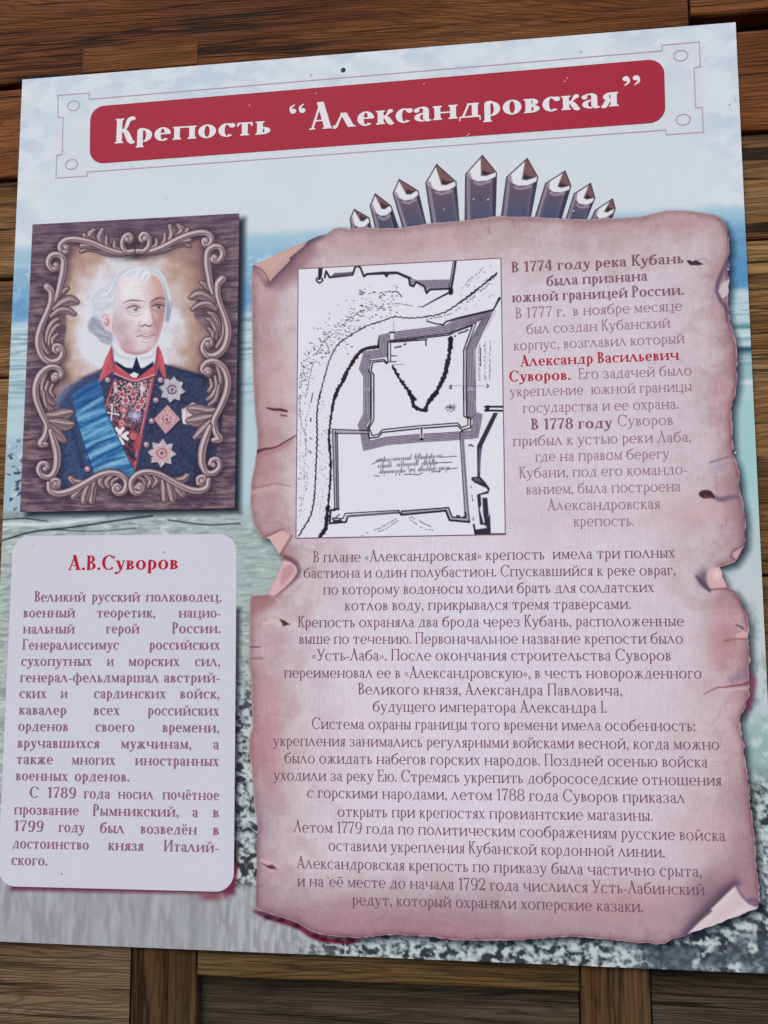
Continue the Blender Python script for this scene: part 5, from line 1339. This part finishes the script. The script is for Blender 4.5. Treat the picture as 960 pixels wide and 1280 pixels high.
    # ---- head: skin
    face = z((335, 250), (400, 200), (480, 178), (560, 180), (650, 165), (720, 200), (775, 270), (796, 360), (798, 430), (790, 500), (782, 570), (762, 660), (738, 735), (715, 800), (680, 855), (610, 895), (540, 915), (470, 912), (410, 890), (366, 820), (325, 750), (302, 690), (298, 600), (305, 480), (320, 340))
    c.poly(face, (214, 204, 211), 1, 1.0, True)
    ins_w = c.win(138, 340, 212, 446); fin = sst(1, -2, sdf(c.X[ins_w], c.Y[ins_w], np.array(spline(face, 4, True))))
    def skin(x, y, rx, ry, col, a, ang=0):
        px, py = z((x, y))[0]; cs, sn = math.cos(math.radians(ang)), math.sin(math.radians(ang))
        dx, dy = (c.X[ins_w] - px) * 7.385, (c.Y[ins_w] - py) * 7.385
        q = ((dx * cs + dy * sn) / rx) ** 2 + ((dy * cs - dx * sn) / ry) ** 2
        c.mix(ins_w, fin * a * np.exp(-q), col)
    skin(745, 330, 90, 200, (196, 128, 122), .75, 5); skin(760, 560, 60, 180, (178, 108, 108), .8, 8); skin(700, 210, 60, 50, (204, 138, 130), .7)
    skin(360, 700, 110, 150, (196, 158, 172), .8, -25); skin(420, 860, 140, 70, (186, 140, 152), .75, 12); skin(560, 905, 170, 26, (176, 116, 122), .85)
    skin(640, 880, 90, 60, (182, 130, 136), .7, -30); skin(310, 620, 26, 120, (196, 160, 172), .6); skin(720, 760, 50, 80, (184, 130, 138), .7)
    skin(470, 320, 140, 90, (222, 216, 222), .7); skin(640, 340, 60, 60, (206, 168, 166), .55); skin(480, 560, 100, 70, (222, 214, 220), .7); skin(560, 840, 60, 40, (214, 190, 196), .55); skin(610, 520, 40, 110, (220, 208, 214), .7, -4)
    skin(350, 560, 60, 120, (190, 166, 176), .55, 10); skin(400, 640, 90, 60, (184, 146, 158), .6, -20); skin(620, 700, 80, 30, (190, 152, 158), .5); skin(545, 690, 40, 50, (186, 152, 162), .6, 20)
    skin(440, 790, 70, 60, (180, 138, 150), .55, -30); skin(700, 640, 50, 90, (176, 116, 118), .6); skin(350, 330, 30, 130, (198, 180, 188), .6); skin(700, 260, 80, 60, (200, 150, 144), .5)
    def ln(pts, w_, col, a=.8, soft=.6): c.stroke(z(*pts), np.array(w_) / 7.385 if np.ndim(w_) else w_ / 7.385, col, a, soft)
    # brow furrows
    ln([(470, 300), (560, 285), (640, 292), (720, 280)], 8, (196, 166, 168), .5); ln([(500, 330), (580, 318), (650, 325)], 6, (196, 168, 172), .45); ln([(590, 360), (610, 400), (602, 440)], 8, (176, 140, 146), .6)
    # eye sockets, brows, eyes
    skin(490, 470, 95, 44, (192, 160, 172), .8, -8); skin(715, 455, 75, 50, (164, 104, 108), .8)
    ln([(395, 440), (430, 420), (480, 408), (530, 412), (582, 416)], [5, 10, 16, 14, 7], (122, 92, 104), .85, .8); ln([(650, 430), (690, 402), (740, 386), (792, 402)], [8, 15, 16, 8], (112, 74, 82), .85, .8)
    ln([(430, 490), (460, 468), (510, 458), (560, 478)], [5, 8, 10, 6], (108, 76, 90), .9); ln([(440, 512), (490, 524), (550, 512)], 6, (168, 128, 140), .7)
    c.poly(z((445, 500), (480, 476), (530, 474), (556, 496), (510, 514)), (196, 186, 194), .85, .9); c.dot(*z((515, 492))[0], 2.7, (120, 122, 132), .85, .9); c.dot(*z((517, 490))[0], 1.3, (64, 60, 72), .9, .8); c.dot(*z((508, 484))[0], .7, (226, 226, 232), .9, .5)
    ln([(655, 470), (690, 452), (740, 448), (785, 462)], [5, 8, 9, 5], (86, 56, 66), .9); ln([(670, 495), (720, 506), (775, 482)], 6, (150, 100, 104), .7)
    c.poly(z((668, 478), (705, 460), (755, 460), (778, 470), (730, 494), (690, 492)), (184, 166, 172), .85, .9); c.dot(*z((728, 472))[0], 2.6, (112, 108, 116), .85, .9); c.dot(*z((729, 471))[0], 1.2, (58, 50, 60), .9, .8)
    ln([(440, 545), (500, 560), (555, 540)], 8, (196, 166, 176), .5); ln([(690, 525), (740, 530), (775, 510)], 8, (166, 112, 112), .5)
    # heavy lids, bags and crow's feet
    ln([(432, 488), (462, 470), (512, 461), (560, 480)], [6, 13, 15, 8], (120, 88, 100), .8, .9); ln([(655, 468), (692, 455), (740, 452), (786, 464)], [6, 12, 13, 7], (96, 62, 70), .8, .9)
    ln([(425, 455), (480, 440), (550, 452)], 8, (180, 148, 158), .6, 1.2); ln([(665, 440), (720, 428), (775, 438)], 8, (150, 98, 102), .6, 1.2)
    ln([(430, 520), (470, 545), (540, 548), (575, 530)], [4, 9, 9, 4], (176, 142, 154), .65, 1.2); ln([(420, 490), (395, 480)], 4, (176, 142, 152), .6); ln([(424, 500), (398, 506)], 4, (176, 142, 152), .6); ln([(400, 560), (450, 590), (500, 600)], 7, (196, 168, 178), .5, 1.4)
    ln([(335, 600), (370, 680), (420, 740), (440, 800)], [6, 12, 12, 6], (184, 146, 158), .5, 2); ln([(690, 620), (720, 680), (712, 740)], 9, (160, 104, 108), .55, 1.6)
    # nose
    ln([(652, 440), (664, 520), (680, 580), (690, 612)], [10, 18, 22, 16], (182, 126, 128), .75, 1.4); ln([(620, 440), (622, 520), (612, 590)], [12, 22, 30], (226, 216, 222), .6, 2)
    ln([(560, 600), (545, 630), (560, 650), (590, 648)], [6, 8, 8, 6], (160, 118, 126), .8); ln([(575, 648), (600, 636), (640, 650), (672, 632)], [9, 13, 13, 8], (112, 74, 84), .9, .7); ln([(550, 640), (535, 680), (520, 720)], 7, (184, 148, 158), .6, 1)
    c.blob(*z((630, 610))[0], 3.4, 2.6, (218, 192, 194), .8)
    # mouth and chin
    ln([(525, 742), (570, 738), (600, 744), (640, 740), (690, 724)], [8, 7, 6, 7, 8], (116, 70, 80), .95, .6); ln([(560, 728), (600, 718), (625, 724), (655, 712), (688, 716)], [6, 9, 8, 9, 5], (184, 116, 122), .85, .8); ln([(580, 756), (620, 764), (665, 750)], [8, 13, 8], (198, 132, 138), .9, .8)
    ln([(570, 788), (620, 798), (660, 782)], 9, (176, 130, 138), .6, 1.2); ln([(380, 850), (440, 882), (540, 905), (620, 885)], 10, (170, 110, 118), .6, 1.6); ln([(505, 760), (520, 800), (500, 830)], 6, (192, 158, 168), .5, 1.2)
    fc = c.col[ins_w]; lu = (fc @ np.array((.3, .55, .15)))[..., None]; c.col[ins_w] = fc + fin[..., None] * .22 * (lu * np.array((1.03, .99, .99)) - fc)
    # ---- hair
    def hair(pts, col, a=1, soft=1.1): c.poly(z(*pts), col, a, soft, True)
    hair([(560, 92), (450, 100), (350, 150), (265, 250), (160, 315), (112, 430), (120, 530), (72, 610), (78, 690), (150, 745), (200, 800), (292, 815), (302, 720), (262, 690), (210, 650), (185, 575), (205, 522), (300, 500), (318, 390), (330, 262), (410, 196), (520, 172), (600, 130)], (196, 200, 210))
    hair([(690, 108), (780, 185), (812, 280), (852, 430), (835, 540), (822, 602), (790, 604), (786, 540), (802, 440), (792, 340), (760, 245), (690, 170), (600, 140), (580, 95)], (186, 192, 202))
    hair([(500, 190), (545, 130), (600, 110), (640, 150), (640, 200), (608, 252), (585, 250), (572, 215), (530, 215)], (208, 212, 220))
    hair([(75, 620), (120, 560), (190, 600), (240, 690), (298, 715), (292, 812), (205, 800), (150, 742), (84, 690)], (152, 154, 172), .85, 2)
    hair([(815, 400), (852, 440), (835, 545), (820, 600), (792, 602), (800, 480)], (136, 142, 162), .85, 1.5)
    for p, col in (([(330, 180), (280, 270), (230, 370), (310, 360)], (160, 170, 184)), ([(130, 420), (150, 480), (210, 500), (290, 470)], (164, 172, 188)), ([(300, 250), (260, 340), (160, 380), (125, 460)], (222, 226, 232)),
                   ([(540, 100), (420, 140), (340, 220), (320, 300)], (174, 184, 196)), ([(560, 112), (470, 132), (380, 190)], (222, 226, 230)), ([(90, 640), (140, 620), (200, 670), (280, 720)], (120, 122, 146)), ([(110, 690), (180, 700), (250, 760)], (184, 186, 200)),
                   ([(160, 750), (220, 740), (290, 780)], (118, 120, 144)), ([(100, 600), (160, 560), (200, 560)], (176, 182, 196)), ([(700, 130), (770, 210), (800, 310), (838, 430)], (214, 218, 226)), ([(735, 190), (785, 290), (812, 420), (806, 560)], (140, 148, 166)),
                   ([(545, 200), (570, 150), (600, 130)], (160, 160, 176)), ([(585, 245), (600, 200), (625, 170)], (170, 172, 186)), ([(570, 215), (590, 175), (640, 150)], (226, 230, 234)), ([(205, 300), (190, 350), (150, 400)], (172, 180, 194)), ([(235, 330), (240, 380), (200, 430)], (218, 222, 228)),
                   ([(120, 500), (170, 530), (230, 505), (300, 495)], (218, 222, 230)), ([(150, 540), (120, 590), (150, 640)], (140, 144, 164))): ln(p, [4, 12, 10, 5][:len(p)] if len(p) < 5 else 8, col, .7, 1.0)
    RH = random.Random(21)
    guides = [[(580, 100), (440, 115), (330, 190), (250, 300), (140, 370), (120, 470)], [(590, 130), (470, 140), (370, 200), (310, 300), (240, 400), (150, 470)], [(330, 270), (300, 360), (230, 420), (140, 500), (110, 560)],
              [(620, 100), (720, 140), (790, 240), (825, 380), (838, 480), (815, 590)], [(640, 140), (730, 190), (785, 300), (812, 420), (800, 560)], [(320, 330), (300, 430), (230, 480), (170, 540)]]
    for k in range(90):
        g = guides[RH.randrange(len(guides))]; jx, jy = RH.uniform(-16, 16), RH.uniform(-14, 14)
        i0 = RH.randrange(0, len(g) - 2); seg = [(p[0] + jx + RH.uniform(-5, 5), p[1] + jy + RH.uniform(-5, 5)) for p in g[i0:i0 + 3]]
        v = RH.choice((226, 214, 170, 150, 188)); ln(seg, [2, 6, 2], (v - 4, v, v + 8), RH.uniform(.3, .6), .6)
    for k in range(60):                                     # curls of the queue behind the ear
        x, y = RH.uniform(90, 285), RH.uniform(600, 800)
        if y > 690 + (x - 90) * .55 or y < 585 + (x - 120) * .45: continue
        a0 = RH.uniform(0, 6.28); rr = RH.uniform(9, 22); v = RH.choice((198, 176, 120, 104, 140))
        ln([(x + rr * math.cos(a0 + t), y + rr * .8 * math.sin(a0 + t)) for t in (0, .8, 1.6, 2.4)], [3, 6, 6, 3], (v - 2, v, v + 16), RH.uniform(.4, .75), .6)
    for k in range(26):                                     # side curls over the ear
        x, y = RH.uniform(120, 300), RH.uniform(380, 520); a0 = RH.uniform(0, 6.28); rr = RH.uniform(12, 30); v = RH.choice((222, 206, 168, 180))
        ln([(x + rr * math.cos(a0 + t), y + rr * .7 * math.sin(a0 + t)) for t in (0, .7, 1.4, 2.1)], [2, 6, 6, 2], (v - 2, v, v + 9), RH.uniform(.3, .6), .7)
    ln([(335, 262), (325, 340), (318, 420), (308, 500)], 9, (190, 178, 190), .6, 1.2)
    # ear
    c.poly(z((190, 560), (220, 530), (268, 540), (298, 600), (305, 690), (270, 700), (235, 655), (205, 620)), (208, 186, 194), 1, .8, True)
    ln([(205, 575), (225, 545), (262, 560)], 8, (188, 140, 150), .8); ln([(240, 580), (262, 600), (250, 640), (225, 610)], [10, 18, 18, 8], (182, 106, 112), .85, .8); ln([(300, 620), (302, 690)], 8, (178, 130, 140), .7)
    ln([(300, 720), (320, 780), (380, 850)], 10, (190, 158, 170), .6, 1.6)
    # ---- carved scroll frame: left half surveyed, right half mirrored
    pc = [np.array(p) for p in PORT]
    def to_st(p):
        A_ = np.array([pc[1] - pc[0], pc[3] - pc[0]]).T; st = np.linalg.solve(A_, np.array(p) - pc[0])
        for _ in range(4):
            s, t = st; q = (pc[0] * (1 - s) + pc[1] * s) * (1 - t) + (pc[3] * (1 - s) + pc[2] * s) * t
            J = np.array([(pc[1] - pc[0]) * (1 - t) + (pc[2] - pc[3]) * t, (pc[3] - pc[0]) * (1 - s) + (pc[2] - pc[1]) * s]).T
            st = st + np.linalg.solve(J, np.array(p) - q)
        return st
    def mirror(pts):
        out = []
        for p in pts:
            s, t = to_st(p); s = 1.005 - s
            out.append(tuple((pc[0] * (1 - s) + pc[1] * s) * (1 - t) + (pc[3] * (1 - s) + pc[2] * s) * t))
        return out
    za, zb = Z(25, 265, 6.736), Z(25, 440, 6.093)
    big = [  # (points, widths)
        (za((960, 340), (860, 345), (780, 330), (700, 300), (620, 265), (540, 240), (450, 228), (380, 240), (338, 285), (350, 335), (395, 335), (405, 295), (380, 290)), [4, 5, 6, 6, 6, 6, 6, 6, 6, 5, 4.5, 4, 4]),
        (za((310, 440), (318, 468), (270, 480), (236, 430), (262, 368), (320, 358), (365, 400), (362, 500), (345, 580), (322, 680), (298, 745)), [5, 5, 5.5, 6, 6, 6, 6.5, 7.5, 7, 6, 4]),
        (za((228, 630), (262, 670), (258, 760), (222, 860), (178, 960), (152, 1060), (158, 1150), (195, 1225), (262, 1262), (325, 1245), (358, 1190), (340, 1130), (295, 1125), (285, 1165), (312, 1185)), [8, 7, 6, 6, 6.5, 7, 7, 7, 7, 6, 6, 5, 4.5, 4, 3.6]),
        (zb((290, 200), (262, 215), (250, 190), (275, 168), (305, 190), (318, 160), (285, 120), (222, 116), (155, 170), (118, 262), (124, 360), (165, 470), (205, 560), (190, 640), (158, 695), (200, 705)), [4, 4, 4, 4, 5, 5.5, 6, 6, 7, 7, 7, 6.5, 6, 6.5, 8, 5]),
        (zb((215, 880), (200, 850), (160, 850), (140, 900), (175, 945), (235, 945), (275, 880), (282, 780), (262, 690), (232, 600)), [5, 5, 5, 5.5, 6, 6, 7.5, 8.5, 8, 5]),
        (zb((295, 1020), (265, 1030), (240, 1000), (262, 972), (300, 985), (298, 1030)), [4.5, 4.5, 4.5, 4.5, 4, 3]),
        (zb((218, 1000), (228, 1055), (290, 1078), (370, 1062), (440, 1030), (520, 985), (600, 940), (690, 918), (765, 935), (810, 990), (795, 1060), (745, 1078), (712, 1045), (738, 1012), (768, 1035)), [5, 6, 7, 7, 7, 6.5, 6, 6, 6, 6, 5.5, 5, 4.5, 4, 4]),
        (za((955, 330), (900, 335), (862, 290), (870, 225), (910, 190), (940, 215), (925, 250), (900, 235)), [5, 5, 5, 5, 5, 4.5, 4, 4]),
    ]
    leaves = [
        (za((515, 335), (570, 312), (640, 318), (720, 345), (800, 358), (900, 350)), [3, 5, 5, 5, 4.5, 4]), (za((520, 285), (600, 290), (680, 312)), [5, 5, 3]),
        (za((695, 150), (672, 210), (690, 270), (740, 320)), [5, 8, 6, 3]), (za((625, 150), (590, 195), (630, 250), (700, 305)), [4, 8, 6, 3]), (za((540, 190), (560, 230), (630, 260), (690, 300)), [4, 7, 5, 3]), (za((730, 210), (735, 280), (790, 325)), [3, 5, 3]), (za((800, 250), (800, 300), (850, 325)), [3, 5, 3]),
        (za((300, 745), (262, 830), (215, 920), (188, 1020), (198, 1120), (238, 1190)), [3, 4, 4, 4.5, 4.5, 4]),
        (za((300, 740), (345, 690), (400, 645)), [3, 6, 4]), (za((285, 820), (350, 770), (420, 745), (480, 760)), [4, 9, 11, 5]), (za((262, 880), (330, 830), (400, 830), (460, 860)), [4, 7, 7, 4]),
        (za((225, 1090), (240, 1000), (280, 930), (325, 900)), [4, 6, 6, 3]), (za((245, 1120), (258, 1040), (300, 970), (335, 950)), [3, 5, 5, 3]), (za((275, 1120), (280, 1070), (318, 1030)), [3, 5, 3]),
        (zb((205, 150), (172, 250), (185, 360), (235, 460)), [4, 5, 5, 4]), (zb((215, 230), (200, 300), (225, 370), (265, 400)), [3, 6, 6, 3]), (zb((250, 250), (235, 300), (260, 340)), [3, 5, 3]), (zb((180, 300), (200, 400), (250, 440)), [3, 5, 3]),
        (zb((200, 480), (270, 490), (330, 475), (395, 458)), [4, 12, 13, 5]), (zb((220, 525), (290, 545), (350, 555), (405, 548)), [4, 12, 12, 4]), (zb((228, 560), (270, 610), (310, 650), (345, 680)), [4, 10, 9, 4]), (zb((190, 560), (185, 620), (170, 690)), [4, 6, 8]),
        (zb((385, 962), (410, 985), (470, 990), (530, 975)), [6, 7, 5, 3]), (zb((570, 985), (552, 1050), (545, 1135)), [4, 9, 7]), (zb((530, 1000), (500, 1070), (485, 1138)), [4, 10, 7]), (zb((480, 1020), (440, 1070), (405, 1105)), [4, 8, 6]), (zb((640, 945), (610, 990), (640, 1030)), [4, 6, 4]), (zb((700, 945), (660, 990), (680, 1030)), [4, 6, 4]), (zb((750, 960), (710, 985), (700, 1020)), [3, 4, 3]),
    ]
    def carve(pts, wd, leaf=False):
        wd = np.array(wd, float)
        body, hi, lo = ((128, 104, 110), (178, 156, 160), (66, 48, 58)) if leaf else ((148, 124, 130), (198, 178, 182), (70, 52, 62))
        wd = wd * 1.12
        c.stroke(pts, wd + 2.0, lo, .95, .8)
        c.stroke(pts, wd, body, 1, .7)
        c.stroke(pts, wd * .45, hi, .85, .9, off=(-.9, -.7))
        c.stroke(pts, wd * .28, lo, .55, .7, off=(1.3, 1.0))
    both = lambda L_: L_ + [(mirror(p), w_) for p, w_ in L_]
    for p, w_ in both(big): c.stroke(p, np.array(w_) + 8, (36, 27, 38), .42, 6, off=(1.5, 2.5))
    for p, w_ in both(leaves): carve(p, w_, True)
    for p, w_ in both(big): carve(p, w_)
    for x, y in za((300, 445), (320, 1160), (385, 300), (900, 230)) + zb((272, 195), (190, 890), (270, 1005), (745, 1040)):
        for q in ((x, y), mirror([(x, y)])[0]):
            c.dot(q[0] + .8, q[1] + .8, 3.4, (84, 62, 78), .8, 1.4); c.dot(q[0], q[1], 2.8, (160, 134, 142), .95, 1); c.dot(q[0] - .8, q[1] - .8, 1.2, (206, 184, 192), .8, .9)
    # print grain and varnish haze
    c.col = c.col * (0.955 + 0.09 * fbm(U / 1.7, V / 1.7, 241, 2) + .035 * (fbm(U / 30, V / 1.6, 242, 2) - .5) + .035 * (fbm(U / 1.6, V / 30, 243, 2) - .5))[..., None]
    lu = (c.col @ np.array((.3, .55, .15)))[..., None]; c.col = c.col * .9 + lu * .1; c.col = np.clip((c.col - .45) * 1.09 + .44, 0, 1)
    c.col = c.col * .94 + np.array((176, 176, 190)) / 255 * .06

po = Canvas(PORT, 0.68)
paint_portrait(po)
po.build('portrait_print', M['picture'], board, 1)
# ---- white card with rounded corners and the short biography
card = flat_poly('text_card', CARD_MM, M['white_print'], 1, mmpts=True)
lettering('heading', [(BOLD, 'А.В.Суворов', (85, 712.6), (222.5, 711.4), 12.4)], M['red_ink'], card, 2)
def words(y0, y1, *ws):
    """justified line: words with surveyed ink extents (on the 3.2x detail), baseline y0 at the first, y1 at the last"""
    xa, xb = ws[0][1], ws[-1][2]
    f = lambda x: y0 + (y1 - y0) * (x - xa) / (xb - xa)
    return [(BOLD2, t, (a / 3.2, f(a)), (b / 3.2, f(b)), 9.0) for t, a, b in ws]
BOLD2 = Face(0.25, 0.088, 1.58, 1.02)
CARD_LINES = [
    (751.9, 751.9, ('Великий', 138, 342), ('русский', 368, 560), ('полководец,', 583, 885)),
    (771.6, 771.9, ('военный', 93, 300), ('теоретик,', 388, 620), ('нацио-', 715, 882)),
    (791.9, 791.3, ('нальный', 92, 299), ('герой', 424, 558), ('России.', 688, 882)),
    (811.9, 811.9, ('Генералиссимус', 90, 476), ('российских', 598, 881)),
    (832.2, 832.5, ('сухопутных', 85, 368), ('и', 428, 455), ('морских', 514, 719), ('сил,', 780, 880)),
    (852.6, 853.0, ('генерал-фельдмаршал', 80, 636), ('австрий-', 656, 878)),
    (872.5, 873.1, ('ских', 78, 187), ('и', 243, 270), ('сардинских', 376, 664), ('войск,', 720, 878)),
    (893.1, 894.4, ('кавалер', 76, 265), ('всех', 375, 480), ('российских', 592, 877)),
    (913.4, 915.6, ('орденов', 73, 272), ('своего', 382, 538), ('времени,', 650, 876)),
    (934.4, 936.3, ('вручавшихся', 70, 398), ('мужчинам,', 484, 765), ('а', 853, 877)),
    (954.7, 957.5, ('также', 66, 212), ('многих', 287, 462), ('иностранных', 540, 877)),
    (975.3, 976.9, ('военных', 63, 272), ('орденов.', 299, 518)),
    (996.9, 1000.0, ('С', 118, 154), ('1789', 190, 304), ('года', 335, 441), ('носил', 472, 614), ('почётное', 650, 877)),
    (1017.8, 1021.6, ('прозвание', 56, 315), ('Рымникский,', 371, 714), ('а', 770, 793), ('в', 851, 876)),
    (1038.7, 1043.7, ('1799', 57, 174), ('году', 234, 340), ('был', 400, 498), ('возведён', 562, 788), ('в', 851, 876)),
    (1060.0, 1065.3, ('достоинство', 50, 355), ('князя', 432, 575), ('Италий-', 655, 873)),
    (1080.9, 1081.9, ('ского.', 46, 190)),
]
for ln_ in CARD_LINES:
    lettering('word', words(*ln_), M['card_ink'], card, 2)

# ---- text on the parchment
RIGHT_COL = [
    ('B', 'В 1774 году река Кубань', 639.4, 340.6, 854.4, 328.8), ('B', 'была признана', 683, 357.5, 809.4, 350.6), ('B', 'южной границей России.', 640, 378, 854.4, 368.4),
    ('R', 'В 1777 г.  в ноябре месяце', 644.4, 398, 852.8, 388), ('R', 'был создан Кубанский', 658, 417.5, 837.8, 409.4), ('R', 'корпус, возглавил который', 641.9, 438, 856, 428.8),
    ('C', 'Александр Васильевич', 650.3, 458, 848.8, 449.4), ('C', 'Суворов.', 636.6, 477, 713, 474.6), ('R', 'Его задачей было', 723, 474, 864.4, 468.8),
    ('R', 'укрепление  южной границы', 637, 495.8, 865, 489), ('R', 'государства и ее охрана.', 653.4, 516, 848, 510.6), ('B', 'В 1778 году', 663.8, 537, 765.3, 534.6), ('R', 'Суворов', 772, 532.6, 841, 531),
    ('R', 'прибыл к устью реки Лаба,', 641, 557.5, 863.8, 551.9), ('R', 'где на правом берегу', 669, 576.9, 836.9, 573), ('R', 'Кубани, под его командо-', 648.8, 597.5, 859, 592.5),
    ('R', 'ванием, была построена', 657.5, 618, 851, 613.8), ('R', 'Александровская', 684, 638, 825, 635.6), ('R', 'крепость.', 716.9, 657.8, 792.8, 657)]
BODY = [
    ('В плане «Александровская» крепость  имела три полных', 391.6, 702.8, 844, 696.9), ('бастиона и один полубастион. Спускавшийся к реке овраг,', 379.7, 722.5, 844, 718.7),
    ('по которому водоносы ходили брать для солдатских', 404, 743, 817.8, 740), ('котлов воду, прикрывался тремя траверсами.', 431, 763, 788.7, 761),
    ('Крепость охраняла два брода через Кубань, расположенные', 372.5, 784, 855, 782.5), ('выше по течению. Первоначальное название крепости было', 374, 804.7, 853.7, 804.4),
    ('«Усть-Лаба». После окончания строительства Суворов', 390, 825.3, 838.7, 825.6), ('переименовал ее в «Александровскую», в честь новорожденного', 355, 846.9, 877, 848),
    ('Великого князя, Александра Павловича,', 447.8, 867.8, 777.8, 869.4), ('будущего императора Александра I.', 466, 889.4, 758, 890.9),
    ('Система охраны границы того времени имела особенность:', 390, 910.9, 869, 913.7), ('укрепления занимались регулярными войсками весной, когда можно', 341, 932, 899, 937),
    ('было ожидать набегов горских народов. Поздней осенью войска', 355.6, 953.7, 884.7, 959), ('уходили за реку Ею. Стремясь укрепить добрососедские отношения', 341.6, 975, 901.9, 981.9),
    ('с горскими народами, летом 1788 года Суворов приказал', 384, 996.9, 856.6, 1003.7), ('открыть при крепостях провиантские магазины.', 421.9, 1020.6, 816, 1026),
    ('Летом 1779 года по политическим соображениям русские войска', 366.9, 1040, 906.6, 1051), ('оставили укрепления Кубанской кордонной линии.', 410.6, 1063, 831, 1071.6),
    ('Александровская крепость по приказу была частично срыта,', 371, 1085, 876.9, 1096), ("и на 'её месте до начала 1792 года числился Усть-Лабинский", 371.6, 1107.5, 881, 1118.7),
    ('редут, который охраняли хоперские казаки.', 440.6, 1131, 804, 1140)]
for st_, t, x0, y0, x1, y1 in RIGHT_COL:
    lettering('word', [(REG if st_ == 'R' else BOLD2, t, (x0, y0), (x1, y1), 9.1)], M[{'R': 'soft_ink', 'B': 'bold_ink', 'C': 'red_ink'}[st_]], parch, 2)
for t, x0, y0, x1, y1 in BODY:
    lettering('word', [(REG, t, (x0, y0), (x1, y1), 9.1)], M['plum_ink'], parch, 2)

# ---- fixing screw and specks of dirt
su, sv = mm(429, 87.5)
bm = bmesh.new()
bmesh.ops.create_cone(bm, cap_ends=True, segments=16, radius1=0.0036, radius2=0.0026, depth=0.0012, matrix=Matrix.Translation((su / 1000, -0.0005, TOPZ - sv / 1000)) @ Matrix.Rotation(math.pi / 2, 4, 'X'))
me = bpy.data.meshes.new('screw'); bm.to_mesh(me); bm.free()
new_obj('screw', me, M['screw'], board)
R_ = random.Random(3)
def specks(name, spots, mat, layer):
    V, F = [], []
    for u, v, r in spots:
        n = len(V); k = 6
        ph = R_.uniform(0, 6)
        for i in range(k):
            a = -ph - i * 2 * math.pi / k; rr = r * R_.uniform(.6, 1.2)
            V.append((u + rr * math.cos(a), v + rr * math.sin(a)))
        for i in range(1, k - 1): F.append((n, n + i, n + i + 1))
    V = np.array(V); W = world_pts(V[:, 0], V[:, 1], layer); F = np.array(F)
    if np.cross(W[F[0, 1]] - W[F[0, 0]], W[F[0, 2]] - W[F[0, 0]])[1] > 0: F = F[:, ::-1]
    o = new_obj(name, fast_mesh(name, W, F), mat, board); o['kind'] = 'stuff'
dk = [(*mm(x, y), r) for x, y, r in ((389, 94, 1.0), (726, 65, .9), (452, 176, 1.0), (80, 189, .8), (165, 208, .8), (912, 131, .9), (863, 147, .8), (919, 125, .7), (205, 690, .9), (608, 742, .9), (614, 764, .8), (60, 745, .8), (77, 1092, .9), (300, 262, .8), (208, 248, .8))]
dk += [(R_.uniform(20, 980), R_.uniform(20, 1180), R_.uniform(.25, .6)) for _ in range(70)]
specks('dirt_specks', dk, M['dirt'], 3.4)
fl = [(*mm(x, y), r) for x, y, r in ((312, 132, .9), (530, 105, .9), (592, 249, 1.2), (610, 250, 1.2), (717, 264, 1.2), (555, 262, .9), (706, 102, 1.0), (709, 98, .8), (586, 168, 1), (840, 450, 1), (910, 337, 1.1), (919, 566, 1.2), (905, 655, 1.0), (584, 170, .8), (395, 117, .9))]
fl += [(R_.uniform(120, 850), R_.uniform(120, 1180), R_.uniform(.25, .55)) for _ in range(60)]
specks('paint_flecks', fl, M['fleck'], 3.6)
